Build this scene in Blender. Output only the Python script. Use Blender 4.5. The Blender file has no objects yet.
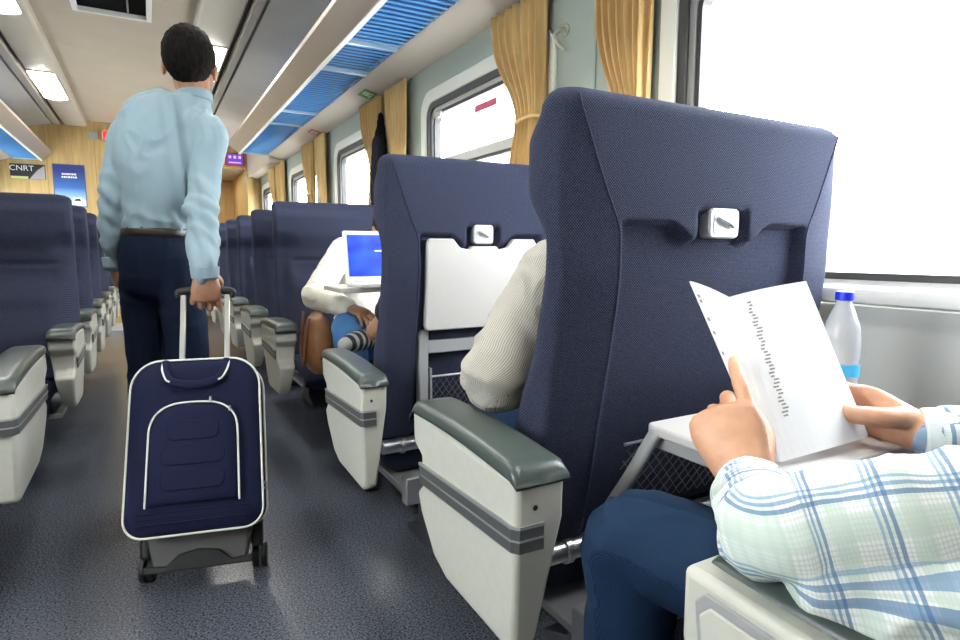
import bpy, bmesh, math, random
import numpy as np
from mathutils import Vector as V, Matrix, noise, Quaternion
random.seed(7)
C = bpy.context.scene.collection
PI = math.pi
R = math.radians

# ------------------------------------------------------------------ camera
F_PX, VPX, VPY, H = 590.0, 149.0, 250.0, 1.0
ca = (VPX-480)/F_PX; cb = (320-VPY)/F_PX
pit = math.atan(cb); yaw = math.atan(-ca*math.cos(pit))
cw = V((math.sin(yaw)*math.cos(pit), math.cos(yaw)*math.cos(pit), -math.sin(pit)))
cr = V((math.cos(yaw), -math.sin(yaw), 0)); cu = cr.cross(cw)
cam = bpy.data.cameras.new('camera'); co = bpy.data.objects.new('camera', cam); C.objects.link(co)
co.matrix_world = Matrix(((cr.x, cu.x, -cw.x, 0), (cr.y, cu.y, -cw.y, 0), (cr.z, cu.z, -cw.z, H), (0, 0, 0, 1)))
cam.sensor_width = 36; cam.lens = F_PX/960*36; cam.clip_start = 0.02; cam.clip_end = 300
bpy.context.scene.camera = co
def at(x, y, Y):                       # a pixel at a real distance along the car
    d = cr*((x-480)/F_PX)+cu*((320-y)/F_PX)+cw
    return V((0, 0, H))+d*(Y/d.y)

# ------------------------------------------------------------------ materials
MC = {}
def nodes(name):
    m = bpy.data.materials.new(name); m.use_nodes = True
    nt = m.node_tree; b = nt.nodes['Principled BSDF']
    return m, nt, b
def mat(name, col, rough=.6, metal=0, ns=0, na=.15, bump=0, bs=None, sheen=0, coat=0, coord='Object', trans=0, spec=None, stretch=None):
    if name in MC: return MC[name]
    m, nt, b = nodes(name); L = nt.links.new; N = nt.nodes.new
    b.inputs['Base Color'].default_value = (*col, 1); b.inputs['Roughness'].default_value = rough
    b.inputs['Metallic'].default_value = metal
    if sheen: b.inputs['Sheen Weight'].default_value = sheen
    if coat: b.inputs['Coat Weight'].default_value = coat
    if trans: b.inputs['Transmission Weight'].default_value = trans
    if spec is not None: b.inputs['Specular IOR Level'].default_value = spec
    if ns:
        tc = N('ShaderNodeTexCoord'); mp = N('ShaderNodeMapping'); L(tc.outputs[coord], mp.inputs[0])
        if stretch: mp.inputs['Scale'].default_value = stretch
        n = N('ShaderNodeTexNoise'); n.inputs['Scale'].default_value = ns; n.inputs['Detail'].default_value = 4
        L(mp.outputs[0], n.inputs['Vector'])
        r = N('ShaderNodeMapRange'); r.inputs[1].default_value = .3; r.inputs[2].default_value = .7
        r.inputs[3].default_value = 1-na; r.inputs[4].default_value = 1+na; L(n.outputs['Fac'], r.inputs[0])
        mx = N('ShaderNodeVectorMath'); mx.operation = 'SCALE'; mx.inputs[0].default_value = col
        L(r.outputs[0], mx.inputs['Scale']); L(mx.outputs[0], b.inputs['Base Color'])
        if bump:
            bn = n
            if bs:
                bn = N('ShaderNodeTexNoise'); bn.inputs['Scale'].default_value = bs; L(mp.outputs[0], bn.inputs['Vector'])
            bp = N('ShaderNodeBump'); bp.inputs['Strength'].default_value = bump; bp.inputs['Distance'].default_value = .002
            L(bn.outputs['Fac'], bp.inputs['Height']); L(bp.outputs[0], b.inputs['Normal'])
    MC[name] = m; return m
def emit(name, col, s):
    if name in MC: return MC[name]
    m, nt, b = nodes(name); b.inputs['Base Color'].default_value = (*[c*.5 for c in col], 1)
    b.inputs['Emission Color'].default_value = (*col, 1); b.inputs['Emission Strength'].default_value = s
    MC[name] = m; return m
def fabric(name, c1, c2, sc=1.0):
    """woven seat cloth: two diagonal thread sets with fine speckle"""
    m, nt, b = nodes(name); L = nt.links.new; N = nt.nodes.new
    tc = N('ShaderNodeTexCoord')
    outs = []
    for rot in (38, -38):
        mp = N('ShaderNodeMapping'); mp.inputs['Rotation'].default_value = (R(rot), R(rot), R(rot)*.6); L(tc.outputs['Object'], mp.inputs[0])
        w = N('ShaderNodeTexWave'); w.inputs['Scale'].default_value = 95*sc; w.inputs['Distortion'].default_value = 1.5
        w.bands_direction = 'Z'; L(mp.outputs[0], w.inputs['Vector']); outs.append(w.outputs['Fac'])
    mul = N('ShaderNodeMath'); mul.operation = 'MULTIPLY'; L(outs[0], mul.inputs[0]); L(outs[1], mul.inputs[1])
    n = N('ShaderNodeTexNoise'); n.inputs['Scale'].default_value = 260; n.inputs['Detail'].default_value = 3; L(tc.outputs['Object'], n.inputs['Vector'])
    ad = N('ShaderNodeMath'); ad.operation = 'MULTIPLY_ADD'; L(n.outputs['Fac'], ad.inputs[0]); ad.inputs[1].default_value = .6; L(mul.outputs[0], ad.inputs[2])
    mr = N('ShaderNodeMapRange'); L(ad.outputs[0], mr.inputs[0]); mr.inputs[1].default_value = .2; mr.inputs[2].default_value = 1.1
    mx = N('ShaderNodeMix'); mx.data_type = 'RGBA'; L(mr.outputs[0], mx.inputs[0]); mx.inputs[6].default_value = (*c1, 1); mx.inputs[7].default_value = (*c2, 1)
    L(mx.outputs[2], b.inputs['Base Color']); b.inputs['Roughness'].default_value = .9
    b.inputs['Specular IOR Level'].default_value = .12; b.inputs['Sheen Weight'].default_value = .04; b.inputs['Sheen Roughness'].default_value = .5
    b.inputs['Sheen Tint'].default_value = (.55, .62, 1, 1)
    bp = N('ShaderNodeBump'); bp.inputs['Strength'].default_value = .35; bp.inputs['Distance'].default_value = .001
    L(ad.outputs[0], bp.inputs['Height']); L(bp.outputs[0], b.inputs['Normal'])
    return m
def woven(name, base, lines, bump=.3, rough=.85, noise_amt=.06):
    """cloth patterned in its own (u,v) metres held in the attribute 'cloth'; lines = list of (axis, period, offset, width, colour, mix)"""
    m, nt, b = nodes(name); L = nt.links.new; N = nt.nodes.new
    a = N('ShaderNodeAttribute'); a.attribute_name = 'cloth'
    sp = N('ShaderNodeSeparateXYZ'); L(a.outputs['Vector'], sp.inputs[0])
    cur = None
    rgb = N('ShaderNodeRGB'); rgb.outputs[0].default_value = (*base, 1); cur = rgb.outputs[0]
    for ax, per, off, wid, col, mixf in lines:
        s = N('ShaderNodeMath'); s.operation = 'ADD'; L(sp.outputs[ax], s.inputs[0]); s.inputs[1].default_value = 50*per-off
        p = N('ShaderNodeMath'); p.operation = 'MODULO'; L(s.outputs[0], p.inputs[0]); p.inputs[1].default_value = per
        l = N('ShaderNodeMath'); l.operation = 'LESS_THAN'; L(p.outputs[0], l.inputs[0]); l.inputs[1].default_value = wid
        q = N('ShaderNodeMath'); q.operation = 'MULTIPLY'; L(l.outputs[0], q.inputs[0]); q.inputs[1].default_value = mixf
        mx = N('ShaderNodeMix'); mx.data_type = 'RGBA'; L(q.outputs[0], mx.inputs[0]); L(cur, mx.inputs[6]); mx.inputs[7].default_value = (*col, 1)
        cur = mx.outputs[2]
    L(cur, b.inputs['Base Color']); b.inputs['Roughness'].default_value = rough
    b.inputs['Specular IOR Level'].default_value = .12
    tc = N('ShaderNodeTexCoord'); n = N('ShaderNodeTexNoise'); n.inputs['Scale'].default_value = 28; n.inputs['Detail'].default_value = 3
    L(tc.outputs['Object'], n.inputs['Vector'])
    bp = N('ShaderNodeBump'); bp.inputs['Strength'].default_value = bump; bp.inputs['Distance'].default_value = .006
    L(n.outputs['Fac'], bp.inputs['Height']); L(bp.outputs[0], b.inputs['Normal'])
    return m

NAVY = fabric('navy_weave', (.007, .009, .019), (.070, .081, .136))
NAVYP = mat('navy_piping', (.03, .036, .07), .7, spec=.15)
SHELL = mat('armrest_plastic', (.52, .52, .455), .38, ns=60, na=.03, coat=.1)
PADG = mat('armrest_pad_vinyl', (.055, .072, .066), .32, ns=300, na=.08, bump=.15)
TRIMG = mat('armrest_trim_rubber', (.075, .08, .08), .35)
TRIML = mat('armrest_trim_highlight', (.38, .39, .39), .3, metal=.5)
DARKP = mat('dark_plastic', (.02, .02, .024), .5)
BLACK = mat('black_rubber', (.012, .012, .014), .55)
ALU = mat('brushed_aluminium', (.55, .56, .57), .28, metal=.9, ns=200, na=.1, stretch=(.1, 1, 1))
STEEL = mat('grey_steel', (.30, .31, .32), .4, metal=.5)
TRAYM = mat('tray_plastic', (.52, .51, .49), .45, ns=500, na=.05, bump=.1)
TRAYD = mat('tray_frame_grey', (.30, .31, .31), .4)
NETM = mat('net_cord', (.10, .10, .105), .6)
CREAM = mat('cream_panel', (.56, .52, .45), .5, ns=3, na=.03)
CEIL = mat('ceiling_laminate', (.47, .415, .34), .5, ns=4, na=.04)
CEILS = mat('side_ceiling_laminate', (.60, .57, .52), .45, ns=4, na=.04)
PILLAR = mat('pillar_green_grey', (.38, .43, .37), .4, ns=2, na=.05)
REVEAL = mat('window_surround', (.80, .79, .70), .4)
LOWER = mat('lower_wall_laminate', (.55, .56, .53), .35, ns=5, na=.05)
SILL = mat('sill_white', (.8, .8, .77), .4)
GASK = mat('window_rubber', (.035, .035, .035), .45)
WFR = mat('window_frame_aluminium', (.42, .42, .40), .35, metal=.6)
GOLD = mat('curtain_gold', (.66, .44, .17), .7, ns=40, na=.12, bump=.15, sheen=.3, stretch=(1, 1, .1))
SKIN = mat('skin_tan', (.38, .19, .11), .5, ns=25, na=.12, bump=.2, bs=120)
SKINL = mat('skin_light', (.62, .33, .20), .48, ns=30, na=.12, bump=.3, bs=140)
SKIND = mat('skin_brown', (.27, .13, .07), .5, ns=25, na=.1)
HAIR = mat('black_hair', (.008, .007, .006), .8, spec=.08, ns=90, na=.6, bump=1.0, stretch=(1, 1, .25))
PAPER = mat('paper_white', (.93, .93, .91), .7, ns=20, na=.02)

# ------------------------------------------------------------------ object helpers
def link(name, me, m, parent=None, loc=None):
    o = bpy.data.objects.new(name, me); C.objects.link(o)
    if m is not None:
        for x in (m if isinstance(m, (list, tuple)) else [m]): me.materials.append(x)
    if parent is not None: o.parent = parent
    if loc is not None: o.location = loc
    return o
def obj(name, bm, m, parent=None, smooth=False, loc=None, bevel=0, segs=2):
    bmesh.ops.recalc_face_normals(bm, faces=bm.faces)
    me = bpy.data.meshes.new(name); bm.to_mesh(me); bm.free()
    if smooth:
        me.polygons.foreach_set('use_smooth', [True]*len(me.polygons))
    o = link(name, me, m, parent, loc)
    if bevel:
        md = o.modifiers.new('bevel', 'BEVEL'); md.width = bevel; md.segments = segs; md.limit_method = 'ANGLE'; md.angle_limit = R(35)
        md.harden_normals = False
        me.polygons.foreach_set('use_smooth', [True]*len(me.polygons))
        for e in me.edges: pass
        if hasattr(me, 'set_sharp_from_angle'): me.set_sharp_from_angle(angle=R(40))
    return o
def empty(name, loc=(0, 0, 0), rz=0):
    o = bpy.data.objects.new(name, None); C.objects.link(o); o.location = loc; o.rotation_euler = (0, 0, rz); o.empty_display_size = .1
    return o
def tag(o, label, cat, group=None, kind=None):
    o['label'] = label; o['category'] = cat
    if group: o['group'] = group
    if kind: o['kind'] = kind
    return o
def struct(name, bm, m, smooth=False, bevel=0):
    o = obj(name, bm, m, None, smooth, bevel=bevel); o['kind'] = 'structure'; return o
def copy_tree(o, parent=None):
    c = o.copy(); C.objects.link(c); c.parent = parent
    for ch in list(o.children): copy_tree(ch, c)
    return c
def box(bm, x0, x1, y0, y1, z0, z1, M=None):
    vs = [bm.verts.new((x, y, z)) for x in (x0, x1) for y in (y0, y1) for z in (z0, z1)]
    for f in ((0, 1, 3, 2), (4, 6, 7, 5), (0, 4, 5, 1), (2, 3, 7, 6), (0, 2, 6, 4), (1, 5, 7, 3)): bm.faces.new([vs[i] for i in f])
    if M is not None:
        for v in vs: v.co = M @ v.co
    return vs
def bx(*a, M=None):
    bm = bmesh.new(); box(bm, *a, M=M); return bm
def cat(pts, n=8):
    """Catmull-Rom through tuples of any length"""
    P = [np.array(p, float) for p in pts]
    if len(P) == 2: return [P[0]+(P[1]-P[0])*t for t in np.linspace(0, 1, n+1)]
    E = [2*P[0]-P[1]]+P+[2*P[-1]-P[-2]]; out = []
    for i in range(1, len(E)-2):
        for k in range(n):
            t = k/n; a, b, c, d = E[i-1:i+3]
            out.append(.5*((2*b)+(-a+c)*t+(2*a-5*b+4*c-d)*t*t+(-a+3*b-3*c+d)*t**3))
    out.append(P[-1]); return out
def tube(bm, pts, seg=12, up=(0, 0, 1), n=6, cap='round', closed=False, curve=True, sup=2.0):
    """pts: (x,y,z,a,b) a=radius along side axis, b=radius along up axis"""
    pts = [tuple(p)+((p[3],) if len(p) == 4 else ()) for p in pts]
    S = cat(pts, n) if curve else [np.array(p, float) for p in pts]
    Pn = [V(s[:3]) for s in S]; rings = []
    if cap == 'round' and not closed:
        t0 = (Pn[0]-Pn[1]).normalized(); t1 = (Pn[-1]-Pn[-2]).normalized()
        r0 = min(S[0][3], S[0][4]); r1 = min(S[-1][3], S[-1][4])
        pre = [(Pn[0]+t0*r0*math.sin(a), math.cos(a), S[0]) for a in (R(80), R(60), R(35))]
        post = [(Pn[-1]+t1*r1*math.sin(a), math.cos(a), S[-1]) for a in (R(35), R(60), R(80))]
    else: pre = post = []
    seq = [(p, k, s[3], s[4]) for p, k, s in pre]+[(p, 1, s[3], s[4]) for p, s in zip(Pn, S)]+[(p, k, s[3], s[4]) for p, k, s in post]
    N = len(seq); upv = V(up).normalized(); prev = None
    for i, (p, k, a, b) in enumerate(seq):
        if closed: t = (seq[(i+1) % N][0]-seq[i-1][0]).normalized()
        else: t = (seq[min(i+1, N-1)][0]-seq[max(i-1, 0)][0]).normalized()
        u = upv if prev is None else prev
        u = (u-t*u.dot(t))
        if u.length < 1e-4: u = V((1, 0, 0))-t*t.x
        u.normalize(); s_ = t.cross(u).normalized(); prev = u
        if abs(t.dot(upv)) < .9 and prev is not None:
            u2 = (upv-t*upv.dot(t)).normalized()
            u = (u*.6+u2*.4).normalized(); s_ = t.cross(u).normalized(); prev = u
        ring = []
        for j in range(seg):
            th = 2*PI*j/seg; c, s = math.cos(th), math.sin(th)
            if sup != 2.0: c = math.copysign(abs(c)**(2/sup), c); s = math.copysign(abs(s)**(2/sup), s)
            ring.append(bm.verts.new(p+s_*(a*k*c)+u*(b*k*s)))
        rings.append(ring)
    M_ = N if closed else N-1
    for i in range(M_):
        A, B = rings[i], rings[(i+1) % N]
        for j in range(seg): bm.faces.new((A[j], A[(j+1) % seg], B[(j+1) % seg], B[j]))
    if not closed: bm.faces.new(rings[0]); bm.faces.new(rings[-1][::-1])
    return Pn
def rod(bm, a, b, r, seg=12):
    a = V(a); b = V(b); tube(bm, [(*a, r), (*b, r)], seg=seg, cap='flat', n=1, up=(0, 0, 1) if abs((b-a).normalized().z) < .9 else (0, 1, 0))
def prism(bm, poly, axis, a, b):
    """extrude polygon [(p,q)] along axis ('x': p=y,q=z ; 'y': p=x,q=z ; 'z': p=x,q=y)"""
    def pt(p, q, t): return (t, p, q) if axis == 'x' else (p, t, q) if axis == 'y' else (p, q, t)
    A = [bm.verts.new(pt(p, q, a)) for p, q in poly]; B = [bm.verts.new(pt(p, q, b)) for p, q in poly]
    bm.faces.new(A); bm.faces.new(B[::-1]); n = len(poly)
    for i in range(n): bm.faces.new((A[i], B[i], B[(i+1) % n], A[(i+1) % n]))
def rrect(x0, x1, y0, y1, r, n=6):
    out = []
    for cx, cy, a0 in ((x1-r, y1-r, 0), (x0+r, y1-r, 90), (x0+r, y0+r, 180), (x1-r, y0+r, 270)):
        for k in range(n+1):
            a = R(a0+90*k/n); out.append((cx+r*math.cos(a), cy+r*math.sin(a)))
    return out
def sheetmesh(bm, grid, closed=False):
    """grid of points -> faces"""
    vs = [[bm.verts.new(p) for p in row] for row in grid]
    for i in range(len(vs)-1):
        n = len(vs[i])
        for j in range(n if closed else n-1):
            bm.faces.new((vs[i][j], vs[i][(j+1) % n], vs[i+1][(j+1) % n], vs[i+1][j]))
    return vs
def fuse(name, bm, m, voxel=.006, smooth=4, parent=None, paths=None, wr=0, wrs=14, push=None, fac=.5):
    """melt overlapping closed forms into one continuous skin"""
    bmesh.ops.recalc_face_normals(bm, faces=bm.faces)
    me = bpy.data.meshes.new('raw'); bm.to_mesh(me); bm.free()
    t = bpy.data.objects.new('raw', me); C.objects.link(t)
    md = t.modifiers.new('r', 'REMESH'); md.mode = 'VOXEL'; md.voxel_size = voxel; md.use_smooth_shade = True
    if smooth:
        ms = t.modifiers.new('s', 'SMOOTH'); ms.iterations = smooth; ms.factor = fac
    dg = bpy.context.evaluated_depsgraph_get(); dg.update()
    out = bpy.data.meshes.new_from_object(t.evaluated_get(dg)); out.name = name
    bpy.data.objects.remove(t); bpy.data.meshes.remove(me)
    nv = len(out.vertices); co_ = np.empty(nv*3); out.vertices.foreach_get('co', co_); co_ = co_.reshape(-1, 3)
    if paths:
        best = np.full(nv, 1e9); uv = np.zeros((nv, 3))
        for path, upv in paths:
            acc = 0
            S = cat(path, 16)
            for i in range(len(S)-1):
                a, b = S[i][:3], S[i+1][:3]; d = b-a; l = np.linalg.norm(d)+1e-9; d = d/l
                tt = np.clip((co_-a)@d, 0, l); q = a+tt[:, None]*d; dv = co_-q; ds = np.linalg.norm(dv, axis=1)
                rad = S[i][3] if len(S[i]) > 3 else .05
                u = np.array(upv, float); u = u-d*(u@d); u /= np.linalg.norm(u)+1e-9; s = np.cross(d, u)
                ang = np.arctan2(dv@s, dv@u)
                k = ds/rad < best; best[k] = ds[k]/rad
                uv[k, 0] = ang[k]*rad; uv[k, 1] = acc+tt[k]; acc += l
        ne = len(out.edges); ed = np.empty(ne*2, dtype=np.int32); out.edges.foreach_get('vertices', ed); ed = ed.reshape(-1, 2)
        for _ in range(10):                    # ease the thread lines where path pieces meet
            dd = np.abs(uv[ed[:, 0]]-uv[ed[:, 1]]).max(axis=1); e2 = ed[dd < .04]
            acc_ = uv.copy(); cnt = np.ones(nv)
            np.add.at(acc_, e2[:, 0], uv[e2[:, 1]]); np.add.at(acc_, e2[:, 1], uv[e2[:, 0]]); np.add.at(cnt, e2[:, 0], 1); np.add.at(cnt, e2[:, 1], 1)
            uv = acc_/cnt[:, None]
        at_ = out.attributes.new('cloth', 'FLOAT_VECTOR', 'POINT'); at_.data.foreach_set('vector', uv.ravel())
    if wr or push:
        nr = np.empty(nv*3); out.vertices.foreach_get('normal', nr); nr = nr.reshape(-1, 3)
        dsp = np.zeros(nv)
        for i in range(nv):
            p = V(co_[i])
            if wr:
                q = p*wrs
                w = noise.noise(q+V((noise.noise(q*.6)*1.6, 3, noise.noise(q*.7+V((5, 5, 5)))*1.6)))
                dsp[i] += wr*(1-abs(w)*2.6)
            if push: dsp[i] += push(p)
        co_ = co_+nr*dsp[:, None]; out.vertices.foreach_set('co', co_.ravel()); out.update()
    o = link(name, out, m, parent); return o

# ------------------------------------------------------------------ hand
def hand(bm, wrist, d, n, side, curls, thumb, k=1.0, spread=.10, fore=None):
    """wrist point, d towards the knuckles, n back-of-hand normal, side +1/-1 = thumb side along d x n; curls: 4 triples of degrees; thumb: 3 direction vectors in (d,s,n)"""
    w = V(wrist); d = V(d).normalized(); n = V(n); n = (n-d*n.dot(d)).normalized(); s = d.cross(n)*side
    # palm
    tube(bm, [(*w, .027*k, .021*k), (*(w+d*.03*k), .034*k, .020*k), (*(w+d*.065*k), .042*k, .017*k), (*(w+d*.088*k), .040*k, .013*k)], seg=16, up=n, n=4)
    if fore is not None: tube(bm, [(*fore, .036*k, .032*k), (*w, .027*k, .021*k), (*(w+d*.02*k), .027*k, .02*k)], seg=14, up=n, n=4)
    L = [(.043, .026, .021), (.048, .030, .022), (.045, .028, .022), (.035, .021, .019)]
    r0 = [.0095, .0100, .0095, .0082]
    for i in range(4):
        off = (.030-.020*i)*k; base = w+d*(.080-.004*abs(i-1))*k+s*off-n*.002*k
        dd = (d+s*(spread*(1.5-i)/1.5)).normalized(); ax = dd.cross(n)  # bend towards the palm
        pts = [(*(base-dd*.022*k), r0[i]*k*1.0), (*base, r0[i]*k*1.08)]; p = base.copy(); cur = 0
        for j in range(3):
            cur += curls[i][j]; q = Quaternion(ax, -R(cur)); v = q @ dd; ln = L[i][j]*k
            p = p+v*ln*.5; pts.append((*p, r0[i]*k*(.97-.06*j))); p = p+v*ln*.5; pts.append((*p, r0[i]*k*(1.0-.09*j) if j < 2 else r0[i]*k*.72))
        tube(bm, pts, seg=10, up=n, n=3)
    tb = w+d*.022*k+s*.020*k-n*.006*k; p = tb; pts = [(*p, .015*k)]
    for v, ln, rr in zip(thumb, (.042, .034, .028), (.0135, .0115, .0088)):
        u = (d*v[0]+s*v[1]+n*v[2]).normalized(); p = p+u*ln*k; pts.append((*p, rr*k))
    tube(bm, pts, seg=10, up=n, n=5)
RELAX = [(20, 30, 20), (25, 35, 22), (30, 38, 25), (32, 42, 28)]
GRIP = [(65, 80, 45), (68, 82, 48), (70, 84, 48), (72, 85, 50)]

# ------------------------------------------------------------------ the car
XR, XL, YE, YB = 1.38, -1.50, 8.6, -2.6
PITCH = 1.785
WF = [1.325+PITCH*i for i in range(-1, 5)]          # far ends of windows
WN = [f-1.20 for f in WF]
WZ0, WZ1 = .845, 1.825
def wall_side(X, sgn, name):
    """side wall with window holes; sgn=+1 thickness towards +X"""
    bm = bmesh.new(); x0, x1 = (X, X+.09) if sgn > 0 else (X-.09, X)
    box(bm, x0, x1, YB, YE, -.0, WZ0); box(bm, x0, x1, YB, YE, WZ1, 2.60)
    ys = [YB]
    for a, b in zip(WN, WF):
        if sgn > 0 or b > 6.0 or 1 < b < 2: ys += [max(a, YB), b]  # unseen left wall
    ys.append(YE)
    for i in range(0, len(ys), 2):
        if ys[i+1]-ys[i] > .001: box(bm, x0, x1, ys[i], ys[i+1], WZ0, WZ1)
    return struct(name, bm, [PILLAR])
wall_side(XR, 1, 'wall_right'); wall_side(XL, -1, 'wall_left')
GL, nt, b = nodes('window_glass')
for nd in list(nt.nodes):
    if nd.type != 'OUTPUT_MATERIAL': nt.nodes.remove(nd)
out = [n for n in nt.nodes if n.type == 'OUTPUT_MATERIAL'][0]
tr = nt.nodes.new('ShaderNodeBsdfTransparent'); gl = nt.nodes.new('ShaderNodeBsdfGlossy'); gl.inputs['Roughness'].default_value = .03
mx = nt.nodes.new('ShaderNodeMixShader'); mx.inputs[0].default_value = .06
nt.links.new(tr.outputs[0], mx.inputs[1]); nt.links.new(gl.outputs[0], mx.inputs[2]); nt.links.new(mx.outputs[0], out.inputs[0])
def ringframe(bm, X0, X1, o, i):
    """solid ring between outline o and i (same count) from X0 to X1; outlines in (y,z)"""
    n = len(o); a = [[bm.verts.new((X, p[0], p[1])) for p in q] for X, q in ((X0, o), (X0, i), (X1, i), (X1, o))]
    for k in range(4):
        A, B = a[k], a[(k+1) % 4]
        for j in range(n): bm.faces.new((A[j], A[(j+1) % n], B[(j+1) % n], B[j]))
def window(X, sgn, y0, y1, idx, transom):
    s = -sgn                                   # towards the room
    bm = bmesh.new()
    def rr(e, r): return rrect(y0+e, y1-e, WZ0+e, WZ1-e, r)
    ringframe(bm, X+s*.012, X-s*.085, rr(-.03, .12), rr(.035, .085))
    root = struct('window_%d' % idx, bm, REVEAL, bevel=.006)
    bm = bmesh.new(); ringframe(bm, X+s*.004, X-s*.04, rr(.036, .085), rr(.066, .07)); obj('rubber_seal', bm, GASK, root)
    bm = bmesh.new(); ringframe(bm, X-s*.008, X-s*.045, rr(.066, .07), rr(.088, .06)); obj('metal_frame', bm, WFR, root)
    bm = bmesh.new(); ringframe(bm, X-s*.014, X-s*.05, rr(.088, .06), rr(.104, .05)); obj('inner_seal', bm, GASK, root)
    if transom:
        zt = 1.47
        bm = bmesh.new(); box(bm, *sorted((X-s*.006, X-s*.05)), y0+.09, y1-.09, zt-.03, zt+.012); obj('transom', bm, WFR, root)
        bm = bmesh.new(); box(bm, *sorted((X-s*.012, X-s*.05)), y0+.09, y1-.09, zt-.045, zt-.0302); obj('transom_seal', bm, GASK, root)
        bm = bmesh.new(); box(bm, *sorted((X-s*.0, X-s*.014)), y1-.20, y1-.13, 1.70, 1.73); obj('latch', bm, WFR, root)
        bm = bmesh.new(); box(bm, *sorted((X-s*.033, X-s*.034)), y0+.47, y0+.68, 1.655, 1.69); o = obj('window_sticker', bm, mat('pink_sticker', (.75, .12, .22), .6), root); o['label'] = 'small pink sticker near the top of the glass'
    bm = bmesh.new(); prism(bm, rr(.08, .06), 'x', X-s*.036, X-s*.040); obj('glass_pane', bm, GL, root)
k = 1
for a, b_ in zip(WN, WF):
    if b_ > YB+.5:
        window(XR, 1, max(a, YB+.05), b_, k, abs(b_-3.11) < .1); k += 1
for a, b_ in zip(WN, WF):
    if b_ > 6.0 or 1 < b_ < 2: window(XL, -1, max(a, YB+.05), b_, k, False); k += 1  # unseen left windows, added only where their light is wanted

# floor
m, nt, b = nodes('floor_vinyl'); L = nt.links.new; N = nt.nodes.new
tc = N('ShaderNodeTexCoord'); n1 = N('ShaderNodeTexNoise'); n1.inputs['Scale'].default_value = 170; n1.inputs['Detail'].default_value = 4; L(tc.outputs['Object'], n1.inputs['Vector'])
cr1 = N('ShaderNodeValToRGB'); e = cr1.color_ramp.elements; e[0].position = .35; e[0].color = (.018, .022, .032, 1); e[1].position = .72; e[1].color = (.17, .19, .23, 1)
L(n1.outputs['Fac'], cr1.inputs[0]); L(cr1.outputs[0], b.inputs['Base Color'])
n2 = N('ShaderNodeTexNoise'); n2.inputs['Scale'].default_value = 3; n2.inputs['Detail'].default_value = 5; L(tc.outputs['Object'], n2.inputs['Vector'])
mr = N('ShaderNodeMapRange'); mr.inputs[3].default_value = .20; mr.inputs[4].default_value = .27; L(n2.outputs['Fac'], mr.inputs[0]); L(mr.outputs[0], b.inputs['Roughness'])
b.inputs['Specular IOR Level'].default_value = .6
bp = N('ShaderNodeBump'); bp.inputs['Strength'].default_value = .12; bp.inputs['Distance'].default_value = .002; L(n1.outputs['Fac'], bp.inputs['Height']); L(bp.outputs[0], b.inputs['Normal'])
FLOOR = m
struct('floor', bx(XL-.09, XR+.09, YB, YE+1.6, -.06, 0), FLOOR)

# ceiling: flat middle, a lamp channel each side, slots, sloping side panels
bm = bmesh.new(); box(bm, -.56, .35, YB, YE, 2.52, 2.56)
struct('ceiling', bm, CEIL)
bm = bmesh.new()
prism(bm, [(.71, 2.455), (1.47, 2.32), (1.47, 2.36), (.71, 2.495)], 'y', YB, YE); prism(bm, [(-.91, 2.455), (-1.59, 2.32), (-1.59, 2.36), (-.91, 2.495)], 'y', YB, YE)
struct('trim_1', bm, CEILS)
bm = bmesh.new()
for x0, x1 in ((-.89, -.825), (.635, .69)): box(bm, x0, x1, YB, YE, 2.45, 2.50)
struct('trim_2', bm, CREAM, bevel=.004)
bm = bmesh.new()
for x0, x1 in ((-.93, -.78), (.57, .73)): box(bm, x0, x1, YB, YE, 2.501, 2.55)
struct('trim_3', bm, DARKP)
# lamp channels: cream moulded housings with a light diffuser every 1.9 m
LMAT = emit('lamp_diffuser', (1, .98, .93), 16)
def lampchan(x0, x1, name):
    t = struct(name, bx(x0, x1, YB, YE, 2.452, 2.545), CREAM, bevel=.02)
    return t
lampchan(-.795, -.56, 'trim_4'); lampchan(.35, .60, 'trim_5')
yl = [6.63-2.4*i for i in range(0, 3)]
proto = None
for i, y in enumerate(yl):
    for xa, xb, sd in ((-.785, -.60, 'left'), (.39, .575, 'right')):
        if sd == 'right': y_ = y-1.35
        else: y_ = y
        e = empty('ceiling_lamp', ((xa+xb)/2, y_, 2.448))
        hw = (xb-xa)/2
        bm = bmesh.new(); o_ = rrect(-hw-.008, hw+.008, -.50, .50, .02); i_ = rrect(-hw, hw, -.49, .49, .015)
        o = bmesh.new()
        vsA = []
        for z, q in ((.004, o_), (-.006, o_), (-.006, i_), (.004, i_)): vsA.append([o.verts.new((p[0], p[1], z)) for p in q])
        for a_ in range(4):
            A, B = vsA[a_], vsA[(a_+1) % 4]; nn = len(A)
            for j in range(nn): o.faces.new((A[j], A[(j+1) % nn], B[(j+1) % nn], B[j]))
        bm.free(); obj('frame', o, CREAM, e)
        g = bmesh.new(); rows = []
        for iy in range(2):
            rows.append([( -hw+2*hw*ix/10, -.49+.98*iy, -.002-.016*math.sin(PI*ix/10)) for ix in range(11)])
        sheetmesh(g, rows); sheetmesh(g, [[(p[0], p[1], .003) for p in r_] for r_ in rows]); obj('diffuser', g, LMAT, e, smooth=True)
        tag(e, 'lit white ceiling lamp in the %s lamp channel, %s' % (sd, ['nearest the end wall', 'second from the end wall', 'farthest from the end wall', ''][i]), 'ceiling lamp', 'ceiling lamps')
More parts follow.
